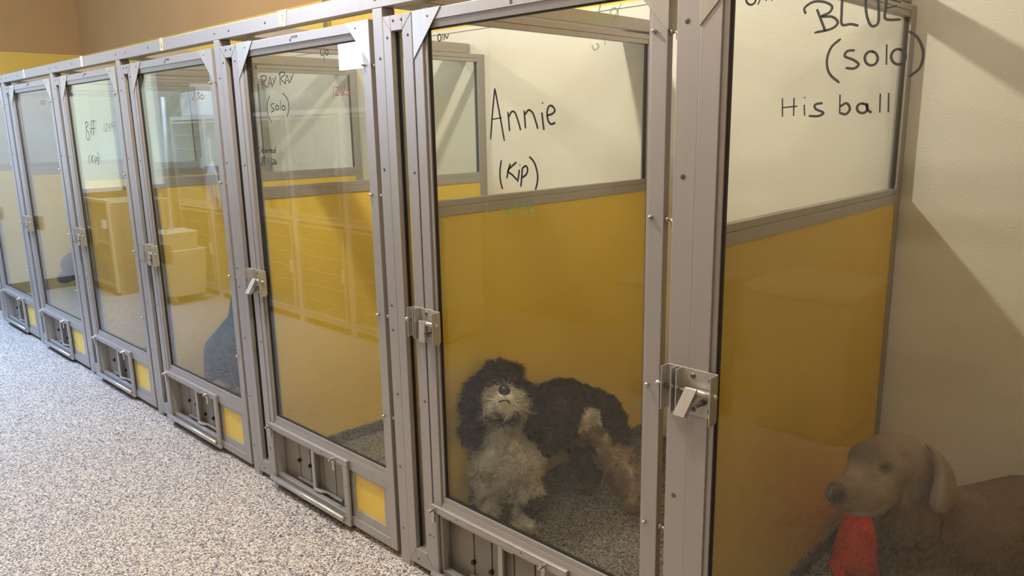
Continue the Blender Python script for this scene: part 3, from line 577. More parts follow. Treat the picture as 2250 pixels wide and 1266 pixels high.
def make_door(k):
    g = KX[k]
    x0 = g - 0.074
    x1 = {5: 0.817, 6: 1.875}.get(k, KX[min(k + 1, 7)] - 0.294)
    zt, zb = 1.888, 0.028
    t = thing('kennel_door', 'aluminium framed glass kennel door ' + WHICH[k], 'door', ((x0 + x1) / 2, 0.0, 0.0), 'glass doors along the kennel row')
    gl_ = max(g - 0.018 * (1.77 - g) / 1.5, x0 + 0.034)        # left edge of the pane
    sl, sr = gl_ - 0.013 - x0, 0.043
    b = MB()
    D = 0.0226
    b.box(x0, x0 + sl, 0, D, zb, zt)
    b.box(x1 - sr, x1, 0, D, zb, zt)
    b.box(x0 + sl, x1 - sr, 0, D, 1.856, zt)
    b.prism([(0, 0.262), (0, 0.300), (0.007, 0.316), (D, 0.316), (D, 0.262)], 0, x0 + sl, x1 - sr)      # rail with a sloped shelf
    b.box(x0 + sl, x1 - sr, 0, D, zb, 0.064)
    fr = b.build('frame', M_ALU, t, 0.0015)
    xi0, xi1 = x0 + sl, x1 - sr
    # stepped glazing bead
    b = MB()
    b.box(xi0, xi0 + 0.013, 0.007, D, 0.316, 1.856)
    b.box(xi1 - 0.010, xi1, 0.007, D, 0.316, 1.856)
    b.box(xi0 + 0.013, xi1 - 0.010, 0.007, D, 0.3161, 0.334)
    b.prism([(0.003, 1.856), (0.008, 1.835), (D, 1.835), (D, 1.856)], 0, xi0 + 0.013, xi1 - 0.010)
    b.build('glazing_bead', M_ALU, t, 0.0008)
    gx0, gx1, gz0, gz1 = xi0 + 0.013, xi1 - 0.010, 0.334, 1.835
    b = MB()
    b.box(gx0, gx0 + 0.004, 0.0130, 0.0225, gz0, gz1)
    b.box(gx1 - 0.004, gx1, 0.0130, 0.0225, gz0, gz1)
    b.box(gx0 + 0.004, gx1 - 0.004, 0.0130, 0.0225, gz0, gz0 + 0.004)
    b.box(gx0 + 0.004, gx1 - 0.004, 0.0130, 0.0225, gz1 - 0.004, gz1)
    b.build('gasket', M_BLACK, t)
    MB().box(gx0 + .001, gx1 - .001, 0.015, 0.021, gz0 + .001, gz1 - .001).build('glass_pane', M_GLASS, t)
    # lower panel with the yellow inset
    hx = x0 - 0.002
    hw = 0.598
    b = MB()
    px0, px1 = hx + hw + 0.020, x1 - 0.074
    b.box(hx + hw - 0.02, px0, 0.006, 0.030, 0.0641, 0.2619)
    b.box(px1, xi1, 0.006, 0.030, 0.0641, 0.2619)
    b.box(px0, px1, 0.006, 0.030, 0.0641, 0.100)
    b.box(px0, px1, 0.006, 0.030, 0.250, 0.2619)
    b.build('lower_panel', M_ALU, t, 0.001)
    MB().box(px0, px1, 0.012, 0.020, 0.100, 0.250).build('yellow_inset', M_YEL, t)
    make_hatch(t, hx, hw, k)
    # corner gussets
    for side in (0, 1):
        xa = x0 if side == 0 else x1
        sg = 1 if side == 0 else -1
        b = MB()
        b.prism([(xa, zt + 0.001), (xa + sg * 0.128, zt + 0.001), (xa, zt - 0.136)], 1, -0.003, -0.0002)
        if side == 1:
            b.box(x1 + 0.0002, x1 + 0.003, -0.003, 0.040, zt - 0.136, zt + 0.001)
        gs = b.build('corner_gusset', M_ALU_L, t, 0.0006)
        screw('screw', xa + sg * 0.070, zt - 0.020, -0.003, gs, 0.003)
        if side == 1:
            MB().tube([(x1 + 0.003, 0.02, zt - 0.05), (x1 + 0.006, 0.02, zt - 0.05)], 0.004, 8).build('screw', M_BOLT, gs)
    # hinge bolts in the gap
    for z in (1.752, 1.335, 0.922, 0.550):
        b = MB()
        b.tube([(x1 - 0.034, -0.001, z), (x1 - 0.034, -0.006, z)], 0.0055, 6).sphere((x1 - 0.034, -0.007, z), 0.005, 8, 6)
        b.tube([(x1, 0.012, z - 0.004), (x1 + 0.006, 0.012, z - 0.004)], 0.007, 6)
        b.tube([(x1 + 0.006, 0.012, z - 0.004), (x1 + 0.013, 0.012, z - 0.004), (x1 + 0.0175, 0.012, z - 0.009), (x1 + 0.018, 0.012, z - 0.022)], 0.0032, 8)
        b.build('hinge_bolt', M_STEEL, t, smooth=True)
    # maker's plate on the top rail
    xm = (x0 + x1) / 2 - 0.028
    b = MB().box(xm - 0.013, xm - 0.004, -0.0006, 0.0, 1.862, 1.872)
    mp_ = b.build('maker_mark', mat('dark_print', (0.05, 0.05, 0.06), 0.5), t)
    text_mesh('SNYDER', 0.012, (xm - 0.002, -0.0004, 1.872), t, MATS['dark_print'])
    # writing
    for (kk, colr, txt, w, strokes) in WRITING:
        if kk == k:
            b = MB()
            for st in strokes:
                ribbon(b, st, w * 0.92, 0.0143, 0.0149)
            o = b.build('handwriting', INK[colr], t)
            o['label'] = 'handwriting in %s marker reading %s' % (colr, txt)
    # latch
    lev = k in (4, 6)
    kb = make_latch(t, x0 - (0.018 if k == 6 else 0.022), 0.932, 1.12 if k == 6 else 1.0, lev, x0 - 0.058, 0.0)
    return t, x0, x1, kb

DOORS = []
for k in range(7):
    DOORS.append(make_door(k))

# ------------------------------------------------------------------ posts, side panels
LBL = ['left of the leftmost full door', 'between the leftmost full door and the Biff door', 'left of the 12:30 door', 'left of the RAY RAY door', 'left of the Annie door', 'left of the BLUE door']
NB = {0: 'at the far left of the row', 1: 'left of the leftmost full door', 2: 'left of the Biff door', 3: 'right of the Biff door', 4: 'left of the RAY RAY door', 5: 'left of the Annie door', 6: 'left of the BLUE door', 7: 'right of the BLUE door'}
ZBM = 1.917
def make_post(k):
    g = KX[k]
    if k < 6:
        p0 = g - 0.272
        p1 = p0 + 0.050
    elif k == 6:
        p0, p1 = 0.840, 0.898
    else:
        p0, p1 = 1.900, 1.958
    t = thing('kennel_post', 'upright square aluminium post ' + NB[k], 'post', ((p0 + p1) / 2, 0, 0), 'upright posts of the kennel row')
    MB().box(p0, p1, 0.0, 0.050, 0.0, ZBM - 0.0005).build('upright', M_ALU, t, 0.002)
    pts = [(0.88, 0), (1.42, 0), (1.766, 1), (0.651, 1), (0.965, 0), (0.378, 0), (0.14, 0)] if k < 6 else [(1.766, 0), (1.432, 0), (0.651, 0), (0.25, 0)]
    for z, d in pts:
        screw('screw', (p0 + p1) / 2 + (0.004 if d else -0.004), z, 0.0, t, 0.006 if k == 6 else 0.0045)
    if k < 7:
        kb = DOORS[k][3]
        kp = kb.build('latch_keeper', M_ALU_L, t, 0.0008) if k == 6 else None
        if kp is not None:
            for dz in (0.034, -0.036):
                MB().sphere((p0 + 0.026, -0.003, 0.932 + dz), (0.0065, 0.003, 0.0065)).build('screw', M_BOLT, kp, smooth=True)
    return t
for k in range(8):
    make_post(k)

def make_sidelight(k):
    g = KX[k]
    x0, x1 = g - 0.2215, g - 0.081
    s0, s1 = g - 0.182, g - 0.126
    t = thing('side_panel', 'narrow aluminium framed glass strip beside the post, ' + NB[k], 'side panel', ((x0 + x1) / 2, 0, 0.0), 'narrow glass side panels of the kennel row')
    zt, zb = 1.888, 0.026
    b = MB()
    D = 0.044
    b.box(x0, s0, 0, D, zb, zt).box(s1, x1, 0, D, zb, zt).box(s0, s1, 0, D, 1.842, zt).box(s0, s1, 0, D, zb, 0.088)
    b.build('frame', M_ALU, t, 0.0015)
    MB().box(s0, s0 + 0.003, 0.018, 0.030, 0.088, 1.842).build('gasket', M_BLACK, t)
    MB().box(s0 + .003, s1, 0.020, 0.025, 0.088, 1.842).build('glass_pane', M_GLASS, t)
    MB().box(x1 - 0.03, x1, 0.004, D, 0.0, zb).build('foot', M_ALU, t)
    MB().box(x0, x0 + .012, 0.004, D, 0, zb).build('foot', M_ALU, t)
    # joint lines at the mitred corners
    for (xa, za, xb, zb_) in ((x0 + 0.001, zt - 0.002, s0, 1.843), (x1 - 0.001, zt - 0.002, s1, 1.843), (x0 + 0.001, zb + 0.002, s0, 0.087), (x1 - 0.001, zb + 0.002, s1, 0.087)):
        MB().tube([(xa, -0.0002, za), (xb, -0.0002, zb_)], 0.0006, 4).build('mitre_joint', M_BOLT, t)
    for (sx, z) in ((x0 + 0.052, 1.872), (x0 + 0.092, 1.872), (x0 + 0.020, 1.825), (x1 - 0.020, 1.825), (x1 - 0.016, 1.414), (x1 - 0.016, 0.66), (x1 - 0.02, 0.17), (x0 + 0.05, 0.05)):
        screw('screw', sx, z, 0.0, t, 0.0042)
    kp = DOORS[k][3].build('latch_keeper', M_ALU_L, t, 0.0008)
    return t
for k in range(0, 6):
    make_sidelight(k)
# red card taped high behind one glass strip
g = KX[4]
tag(MB().box(g - 0.180, g - 0.127, 0.0255, 0.0265, 1.765, 1.840).build('red_card', M_RED), 'small red card stuck high behind the narrow glass strip left of the RAY RAY door', 'card')

# ------------------------------------------------------------------ overhead beam and cross beams
t = thing('overhead_beam', 'long aluminium beam running above all the kennel doors', 'beam', (-2, 0, ZBM))
b = MB().box(XE + 0.01, 2.2, 0.0, 0.050, ZBM, 1.970)
b.build('beam_body', M_ALU, t, 0.002)
for k in range(1, 7):
    for dx in (-0.255, 0.17, 0.46):
        screw('screw', KX[k] + dx - (0.30 if dx > 0 else 0), 1.944, 0.0, t, 0.005)
WX = {0: 'far left', 1: 'second', 2: '', 3: '', 4: '', 5: '', 6: '', 7: ''}
for k in range(0, 8):
    a0 = PF[k] - 0.172 if k != 6 else PF[6] - 0.10
    a1 = PF[k] - 0.018
    t = thing('cross_beam', 'aluminium cross beam from overhead beam back to the wall, ' + NB[k], 'beam', ((a0 + a1) / 2, 0.05, ZBM), 'cross beams above the kennel partitions')
    mid = (a0 + a1) / 2
    MB().box(a0, mid - 0.002, 0.0505, YB - 0.001, ZBM, 1.966).box(mid + 0.002, a1, 0.0505, YB - 0.001, ZBM, 1.966).build('beam_body', M_ALU, t, 0.002)

# number tapes on the beam
def tape(x, digit, w, hh, lab, tilt):
    t = thing('tape_label', lab, 'tape label', (x, -0.001, 1.944))
    b = MB()
    b.prism([(x - w / 2, ZBM - 0.004 + hh), (x + w / 2 - 0.004, ZBM - 0.004 + hh * .7), (x + w / 2 + tilt, 1.974), (x - w / 2 - tilt, 1.974)], 1, -0.0012, -0.0003)
    b.box(x - w / 2 - tilt, x + w / 2 + tilt, -0.0012, 0.02, 1.9702, 1.9710)
    b.build('tape_strip', M_TAPE, t)
    D = {'5': [[(0.5, 1), (-0.4, 1), (-0.45, 0.2), (0.3, 0.2), (0.5, -0.4), (0, -1), (-0.5, -0.8)]],
         '6': [[(0.2, 1), (-0.4, 0), (-0.3, -0.9), (0.3, -0.9), (0.4, -0.2), (-0.2, -0.1)]],
         '7': [[(-0.5, 0.9), (0.4, 0.9), (0.1, 0.0), (0.0, -1)]], '4': [[(-0.3, 1), (-0.4, 0), (0.4, 0)], [(0.3, 1), (0.3, -1)]]}[digit]
    b = MB()
    for s in D:
        ribbon(b, [(x + p[0] * 0.008, 1.944 + p[1] * 0.013) for p in s], 0.0010, -0.0018, -0.0012)
    b.build('written_number', INK['brown'], t)
tape(-4.10, '4', 0.03, 0.006, 'small tape label number 4 on the overhead beam near its far left end', 0.0)
tape(-2.965, '5', 0.038, 0.006, 'small masking tape label reading 5, above the 12:30 and Biff posts on the beam', 0.0)
tape(-1.875, '6', 0.034, 0.006, 'masking tape label reading 6, middle one on the beam above the 12:30 door', 0.0)
tape(-0.800, '7', 0.044, 0.006, 'largest masking tape label reading 7, on the beam above the RAY RAY door', 0.010)

# ------------------------------------------------------------------ partitions
def make_partition(k):
    xf = PF[k]
    xa = xf - 0.030
    zf = kz(k)
    t = thing('kennel_partition', 'kennel side partition with glass above and yellow board below, ' + NB[k], 'partition', (xf - 0.015, 0.6, zf), 'partitions between the kennels')
    y0, y1 = 0.046, 1.250
    zc = zf + 0.055
    b = MB()
    b.box(xa, xf, y1 - 0.034, y1 + 0.010, zc, 1.905)
    b.box(xa, xf, y0, y0 + 0.005, zc, 1.905)
    b.box(xa, xf, y0 + 0.005, y1 - 0.034, 1.886, 1.905)
    b.box(xa + 0.002, xf - 0.002, y0 + 0.005, y1 - 0.034, 1.868, 1.8857)
    b.box(xa + 0.002, xf - 0.002, y0 + 0.005, y1 - 0.034, 1.303, 1.322)
    b.box(xa, xf, y0 + 0.005, y1 - 0.034, 1.272, 1.3027)
    b.build('frame', M_ALU, t, 0.001)
    MB().box(xa + 0.012, xf - 0.012, y0 + 0.005, y1 - 0.034, 1.322, 1.868).build('glass_pane', M_PGLASS, t)
    b = MB()
    b.box(xa + 0.008, xf - 0.008, y1 - 0.037, y1 - 0.034, 1.322, 1.868)
    b.build('gasket', M_BLACK, t)
    MB().box(xa + 0.003, xf - 0.003, y0 + 0.005, y1 - 0.034, zc, 1.272).build('yellow_board', M_YEL, t)
    MB().box(xa - 0.008, xf + 0.008, y0 + 0.03, YB, zf - 0.002, zc).build('curb', M_CURB, t, 0.004)
    if 1 <= k <= 4:        # these stand slightly out of square: the wall end sits nearer the entrance
        for c in t.children:
            for v in c.data.vertices:
                v.co.x += max(0.0, v.co.y - 0.046) / 1.2 * 0.085
    return t
for k in range(0, 8):
    make_partition(k)

# ------------------------------------------------------------------ sprinkler pipe behind the beam
t = thing('sprinkler_pipe', 'thin vertical pipe with a red fitting high on the yellow wall behind the overhead beam', 'pipe', (-2.42, 1.235, 2.1))
MB().tube([(-2.42, 1.235, 2.13), (-2.42, 1.235, 2.62)], 0.013, 10).build('pipe', M_STEEL, t, smooth=True)
MB().sphere((-2.50, 1.22, 2.135), (0.07, 0.03, 0.022)).tube([(-2.42, 1.235, 2.13), (-2.50, 1.225, 2.135)], 0.012, 8).build('red_fitting', mat('red_enamel', (0.22, 0.03, 0.02), 0.4), t, smooth=True)
MB().tube([(-2.42, 1.24, 2.62), (-2.42, 1.262, 2.62)], 0.03, 10).build('wall_flange', M_STEEL, t)

# ------------------------------------------------------------------ the other side of the aisle, mirrored in the glass
GX = [-5.90 + 0.737 * i for i in range(6)]
for i in range(5):
    x0, x1 = GX[i] + 0.004, GX[i + 1] - 0.004
    t = thing('cage_unit', 'two-tier steel cage with wire doors across the aisle, ' + ['at the far end of the bank', 'second from the far end', 'in the middle of the bank', 'second from the near end', 'at the near end of the bank'][i], 'cage', ((x0 + x1) / 2, -1.9, 0), 'two-tier cages opposite the kennels')
    yf, yk = -1.62, -2.30
    b = MB()
    b.box(x0, x0 + .01, yk, yf - .03, 0.05, 1.70).box(x1 - .01, x1, yk, yf - .03, 0.05, 1.70).box(x0, x1, yk, yk + .01, 0.05, 1.70)
    for z in (0.05, 0.86, 1.69):
        b.box(x0 + .01, x1 - .01, yk + .01, yf - .03, z, z + 0.01)
    b.build('carcass', M_CAGEP, t)
    b = MB()
    b.box(x0, x0 + .03, yf - .029, yf, 0.0, 1.70).box(x1 - .03, x1, yf - .029, yf, 0.0, 1.70)
    for z in (0.05, 0.84, 1.665):
        b.box(x0 + .03, x1 - .03, yf - .029, yf, z, z + 0.035)
    b.build('front_frame', M_WHITE, t)
    for (z0, z1) in ((0.10, 0.82), (0.89, 1.65)):
        b = MB()
        xa, xb = x0 + 0.045, x1 - 0.045
        b.box(xa, xa + .018, yf, yf + .018, z0, z1).box(xb - .018, xb, yf, yf + .018, z0, z1).box(xa + .018, xb - .018, yf, yf + .018, z0, z0 + .018).box(xa + .018, xb - .018, yf, yf + .018, z1 - .018, z1)
        d = b.build('wire_door', M_CAGEW, t)
        b = MB()
        n = 22
        for j in range(1, n):
            x = xa + (xb - xa) * j / n
            b.box(x - .0018, x + .0018, yf + .004, yf + .008, z0 + .018, z1 - .018)
        for j in range(1, 6):
            z = z0 + (z1 - z0) * j / 6
            b.box(xa + .018, xb - .018, yf + .008, yf + .012, z - .002, z + .002)
        b.build('wire_grid', M_CAGEW, d)
        MB().box(xb - .03, xb + .005, yf + .018, yf + .03, (z0 + z1) / 2 - .05, (z0 + z1) / 2 + .05).build('door_latch', M_WHITE, d)
tag(MB().prism([(-5.86, 1.701), (-5.42, 1.701), (-5.42, 1.93), (-5.80, 1.93), (-5.85, 1.88)], 1, -2.1, -1.72).build('storage_tub', M_WHITE, None, 0.01), 'white plastic tub on top of the far cage', 'tub')
# crumpled blankets on top of the cages
def heap(name, cx, cy, z0, sx, sy, h, mt, seed, n=44):
    b = MB()
    g_ = []
    for i in range(n + 1):
        row = []
        for j in range(n + 1):
            u, v = i / n * 2 - 1, j / n * 2 - 1
            rr = max(0.0, 1 - (abs(u) ** 3 + abs(v) ** 3)) ** 0.5
            q = noise.noise(Vector((u * 2.2 + seed, v * 2.2, seed))) * 0.35 + abs(noise.noise(Vector((u * 5 + seed, v * 3, 3.1)))) * 0.35
            row.append(b.bm.verts.new((cx + sx * u, cy + sy * v, z0 + h * rr * (0.75 + q))))
        g_.append(row)
    for i in range(n):
        for j in range(n):
            b.bm.faces.new((g_[i][j], g_[i + 1][j], g_[i + 1][j + 1], g_[i][j + 1]))
    edge = [g_[i][0] for i in range(n + 1)] + [g_[n][j] for j in range(1, n + 1)] + [g_[i][n] for i in range(n - 1, -1, -1)] + [g_[0][j] for j in range(n - 1, 0, -1)]
    b.bm.faces.new(edge[::-1])
    return b.build(name, mt, None, smooth=True)
tag(heap('folded_blanket', -4.35, -1.92, 1.701, 0.52, 0.24, 0.20, M_CLOTH, 1.3), 'dark grey blanket heaped on the cages, farther heap', 'blanket')
tag(heap('folded_blanket', -3.0, -1.92, 1.701, 0.50, 0.24, 0.13, M_CLOTH, 4.7), 'dark grey blanket heaped on the cages, nearer lower heap', 'blanket')
# barred gate
t = thing('barred_gate', 'white barred gate panel at the far end of the aisle', 'gate', (-6.35, -0.99, 0))
b = MB()
b.box(-6.70, -6.67, -1.00, -0.97, 0.03, 0.93).box(-6.01, -5.98, -1.00, -0.97, 0.03, 0.93).box(-6.67, -6.01, -1.00, -0.97, 0.90, 0.93).box(-6.67, -6.01, -1.00, -0.97, 0.08, 0.11).box(-6.67, -6.01, -1.00, -0.97, 0.50, 0.525)
b.build('gate_frame', M_BINW, t)
b = MB()
for j in range(1, 9):
    x = -6.67 + 0.66 * j / 9
    b.tube([(x, -0.985, 0.10), (x, -0.985, 0.91)], 0.008, 6)
b.build('bars', M_BINW, t)
MB().box(-6.695, -5.985, -1.60, -1.005, 0.0, 0.90).build('side_cabinet', M_WOOD, t)
MB().box(-6.10, -6.04, -0.97, -0.94, 0.66, 0.74).build('gate_latch', M_WHITE, t)
# wheeled mop bucket with a mop
t = thing('mop_bucket', 'pale wheeled mop bucket with wringer on the aisle floor', 'bucket', (-5.32, -1.30, 0))
def taper(b, x0, x1, y0, y1, z0, z1, k):
    A = [(x0 + k, y0 + k), (x1 - k, y0 + k), (x1 - k, y1 - k), (x0 + k, y1 - k)]
    B = [(x0, y0), (x1, y0), (x1, y1), (x0, y1)]
    va = [b.bm.verts.new((*p, z0)) for p in A]
    vb = [b.bm.verts.new((*p, z1)) for p in B]
    b.bm.faces.new(va[::-1])
    b.bm.faces.new(vb)
    for i in range(4):
        b.bm.faces.new((va[i], va[(i + 1) % 4], vb[(i + 1) % 4], vb[i]))
taper_b = MB()
taper(taper_b, -5.60, -5.10, -1.50, -1.12, 0.07, 0.50, 0.03)
taper_b.build('tub_body', M_BINW, t, 0.01)
b = MB()
taper(b, -5.50, -5.14, -1.46, -1.14, 0.50, 0.66, 0.02)
b.build('wringer', M_BINW, t, 0.008)
b = MB()
b.tube([(-5.18, -1.18, 0.60), (-5.16, -1.16, 1.02)], 0.012, 8)
b.build('wringer_lever', M_BINW, t)
for (cx, cy) in ((-5.54, -1.18), (-5.16, -1.18), (-5.54, -1.44), (-5.16, -1.44)):
    MB().tube([(cx, cy - 0.015, 0.036), (cx, cy + 0.015, 0.036)], 0.035, 14).build('caster', M_BING, t)
t = thing('cleaning_pole', 'tall pole standing in the mop bucket', 'pole', (-5.35, -1.30, 0.66))
MB().tube([(-5.355, -1.30, 0.664), (-5.22, -1.30, 1.86)], 0.013, 10).build('pole_shaft', M_WHITE, t, smooth=True)
t = thing('mop', 'white string mop head hanging on the cage front', 'mop', (-4.90, -1.54, 1.2))
b = MB()
rnd = random.Random(5)
for i in range(60):
    a = rnd.uniform(0, 6.28)
    r_ = rnd.uniform(0.0, 0.09)
    b.tube([(-4.90, -1.54, 1.30), (-4.90 + math.cos(a) * r_, -1.54 + abs(math.sin(a)) * r_ * .5, 1.18), (-4.90 + math.cos(a) * r_ * 1.5, -1.54 + abs(math.sin(a)) * r_ * .6, rnd.uniform(0.88, 1.0))], 0.006, 5)
MB().tube([(-4.90, -1.535, 1.28), (-4.90, -1.535, 1.50)], 0.012, 8).build('mop_handle', M_WHITE, t)
b.build('mop_head', M_WHITE, t)
# large grey bins near the camera
def bin_(x0, x1, y0, y1, h, lab):
    t = thing('waste_bin', lab, 'bin', ((x0 + x1) / 2, (y0 + y1) / 2, 0), 'grey bins across the aisle')
    b = MB()
    taper(b, x0, x1, y0, y1, 0.0, h, 0.05)
    b.build('bin_body', M_BING, t, 0.01)
    MB().box(x0 - .02, x1 + .02, y0 - .02, y1 + .02, h, h + .045).build('lid', M_BING, t, 0.012)
M_BING.node_tree.nodes['Principled BSDF'].inputs['Roughness'].default_value = 0.5
bin_(0.05, 0.58, -2.50, -1.95, 0.72, 'large grey waste bin across the aisle from the BLUE kennel')
bin_(-0.75, -0.22, -2.50, -1.95, 0.66, 'large grey waste bin across the aisle from the Annie kennel')

# ------------------------------------------------------------------ animals
def vox_body(name, caps, voxel=0.010, smooth=6, parent=None, ell=()):
    bm = bmesh.new()
    for (a, ra, b_, rb) in caps:
        a, b_ = Vector(a), Vector(b_)
        n = max(2, int((b_ - a).length / (min(ra, rb) * 0.25)) + 1)
        for i in range(n + 1):
            f = i / n
            mt = Matrix.Translation(a.lerp(b_, f)) @ Matrix.Scale(ra + (rb - ra) * f, 4)
            bmesh.ops.create_icosphere(bm, subdivisions=2, radius=1.0, matrix=mt)
    for (c, r, rot) in ell:
        mt = Matrix.Translation(c) @ rot.to_4x4() @ Matrix.Diagonal((*r, 1))
        bmesh.ops.create_icosphere(bm, subdivisions=3, radius=1.0, matrix=mt)
    me = bpy.data.meshes.new('tmp')
    bm.to_mesh(me)
    bm.free()
    tmp = bpy.data.objects.new('tmp', me)
    COL.objects.link(tmp)
    md = tmp.modifiers.new('r', 'REMESH')
    md.mode = 'VOXEL'
    md.voxel_size = voxel
    md = tmp.modifiers.new('s', 'SMOOTH')
    md.factor = 0.6
    md.iterations = smooth
    bpy.context.view_layer.update()
    out = bpy.data.meshes.new_from_object(tmp.evaluated_get(bpy.context.evaluated_depsgraph_get()))
    bpy.data.objects.remove(tmp)
    out.name = name
    for p in out.polygons:
        p.use_smooth = True
    o = bpy.data.objects.new(name, out)
    COL.objects.link(o)
    if parent is not None:
        o.parent = parent
        o.matrix_parent_inverse = Matrix.Translation(-root_pos(parent))
    return o

def coat_mat(name, rough=0.75, attr='coat', bump=0.0):
    mm = mat(name, rough=rough, spec=0.25)
    b = mm.node_tree.nodes['Principled BSDF']
    a = N(mm, 'ShaderNodeAttribute', attribute_name=attr)
    L(mm, a.outputs['Color'], b.inputs['Base Color'])
    if bump:
        ns = N(mm, 'ShaderNodeTexNoise')
        ns.inputs['Scale'].default_value = 350
        L(mm, coords(mm), ns.inputs['Vector'])
        bp = N(mm, 'ShaderNodeBump')
        bp.inputs['Strength'].default_value = bump
        bp.inputs['Distance'].default_value = 0.002
        L(mm, ns.outputs['Fac'], bp.inputs['Height'])
        L(mm, bp.outputs['Normal'], b.inputs['Normal'])
    return mm

SOFT = [0.12]
def patch_color(co, base, patches):
    """co: (n,3); patches: (centre, radius, colour) with soft rims, last one wins"""
    c = np.tile(np.array(base, float), (len(co), 1))
    for (p, r, colr) in patches:
        r = np.array(r if isinstance(r, (tuple, list)) else (r, r, r), float)
        d = np.sqrt((((co - np.array(p)) / r) ** 2).sum(1))
        jag = np.sin(co @ np.array([91., 57., 73.])) * 0.06 + np.sin(co @ np.array([-40., 81., -63.])) * 0.05
        w = np.clip((1.0 + SOFT[0] / 2 - d + jag * min(1.0, 0.10 / r.max())) / SOFT[0], 0, 1)[:, None]
        c = c * (1 - w) + np.array(colr) * w
    return c

def paint(o, base, patches, material):
    me = o.data
    n = len(me.vertices)
    co = np.empty(n * 3)
    me.vertices.foreach_get('co', co)
    c = patch_color(co.reshape(-1, 3), base, patches)
    at = me.color_attributes.new('coat', 'FLOAT_COLOR', 'POINT')
    at.data.foreach_set('color', np.concatenate([c, np.ones((n, 1))], 1).ravel())
    me.materials.clear()
    me.materials.append(material)

def fur(o, name, count, length, width, base, patches, curl, comb, material, parent, seed=1, lenfn=None, segs=4):
    """tapering curved hairs as a mesh of three-sided blades growing from the skin of o"""
    rng = np.random.default_rng(seed)
    me = o.data
    me.calc_loop_triangles()
    nt = len(me.loop_triangles)
    tv = np.empty(nt * 3, int)
    me.loop_triangles.foreach_get('vertices', tv)
    tv = tv.reshape(-1, 3)
    nv = len(me.vertices)
    co = np.empty(nv * 3)
    me.vertices.foreach_get('co', co)
    co = co.reshape(-1, 3)
    nm = np.empty(nv * 3)
    me.vertices.foreach_get('normal', nm)
    nm = nm.reshape(-1, 3)
    A, B, C = co[tv[:, 0]], co[tv[:, 1]], co[tv[:, 2]]
    ar = np.linalg.norm(np.cross(B - A, C - A), axis=1)
    idx = rng.choice(nt, count, p=ar / ar.sum())
    u, v = rng.random(count), rng.random(count)
    fl_ = u + v > 1
    u[fl_], v[fl_] = 1 - u[fl_], 1 - v[fl_]
    w0 = 1 - u - v
    root = A[idx] * w0[:, None] + B[idx] * u[:, None] + C[idx] * v[:, None]
    nr = nm[tv[idx, 0]] * w0[:, None] + nm[tv[idx, 1]] * u[:, None] + nm[tv[idx, 2]] * v[:, None]
    nr /= np.linalg.norm(nr, axis=1)[:, None] + 1e-9
    col = patch_color(root, base, patches)
    lock = np.sin(root @ np.array([140., 95., 120.]) + 2.5 * np.sin(root @ np.array([60., -110., 90.]))) * np.sin(root @ np.array([-90., 130., 100.]))
    col = np.clip(col * (0.86 + 0.26 * rng.random((count, 1)) + 0.16 * lock[:, None]), 0, 1)
    ln = length * (0.6 + 0.7 * rng.random(count))
    if lenfn is not None:
        ln = ln * lenfn(root)
    # clumped direction field: smooth sines of position act as a swirl
    def field(q, s):
        return np.stack([np.sin(q[:, 1] * s + 1.3 + 2 * np.sin(q[:, 2] * s * .7)), np.sin(q[:, 2] * s * 1.1 + 0.5 + 2 * np.sin(q[:, 0] * s * .6)), np.sin(q[:, 0] * s * 0.9 + 2.1 + 2 * np.sin(q[:, 1] * s * .8))], 1)
    g_ = np.array(comb, float)
    tang = g_ - nr * (nr @ g_)[:, None]
    d0 = nr * 0.75 + tang * 0.8 + field(root, 60) * curl * 0.55 + rng.normal(0, 0.16, (count, 3))
    d0 /= np.linalg.norm(d0, axis=1)[:, None]
    curl_ax = field(root, 95)
    curl_ax /= np.linalg.norm(curl_ax, axis=1)[:, None] + 1e-9
    pts = [root - nr * 0.002]
    d = d0
    for s in range(segs):
        pts.append(pts[-1] + d * (ln / segs)[:, None])
        d = d + np.cross(curl_ax, d) * curl * 0.9 + g_ * 0.10 + rng.normal(0, 0.05, (count, 3))
        d /= np.linalg.norm(d, axis=1)[:, None]
    side = np.cross(d0, nr)
    side /= np.linalg.norm(side, axis=1)[:, None] + 1e-9
    upv = np.cross(side, d0)
    verts = []
    for s in range(segs + 1):
        wd = width * (1 - 0.85 * s / segs) * (0.7 + 0.6 * rng.random(count))
        for k in range(3):
            a = 2.0944 * k
            verts.append(pts[s] + (side * math.cos(a) + upv * math.sin(a)) * wd[:, None])
    V = np.stack(verts, 1)                       # count, (segs+1)*3, 3
    per = (segs + 1) * 3
    F = []
    for s in range(segs):
        for k in range(3):
            F.append((s * 3 + k, s * 3 + (k + 1) % 3, (s + 1) * 3 + (k + 1) % 3, (s + 1) * 3 + k))
    F = np.array(F)
    faces = (F[None] + (np.arange(count) * per)[:, None, None]).reshape(-1, 4)
    mesh = bpy.data.meshes.new(name)
    mesh.vertices.add(count * per)
    mesh.vertices.foreach_set('co', V.reshape(-1))
    mesh.loops.add(len(faces) * 4)
    mesh.loops.foreach_set('vertex_index', faces.reshape(-1))
    mesh.polygons.add(len(faces))
    mesh.polygons.foreach_set('loop_start', np.arange(len(faces)) * 4)
    mesh.update(calc_edges=True)
    mesh.polygons.foreach_set('use_smooth', np.ones(len(faces), bool))
    at = mesh.color_attributes.new('coat', 'FLOAT_COLOR', 'POINT')
    cc = np.repeat(np.concatenate([col, np.ones((count, 1))], 1), per, 0)
    at.data.foreach_set('color', cc.ravel())
    mesh.materials.append(material)
    h = bpy.data.objects.new(name, mesh)
    COL.objects.link(h)
    h.parent = parent
    h.matrix_parent_inverse = Matrix.Translation(-root_pos(parent))
    return h

M_COAT = coat_mat('curly_coat', 0.7)
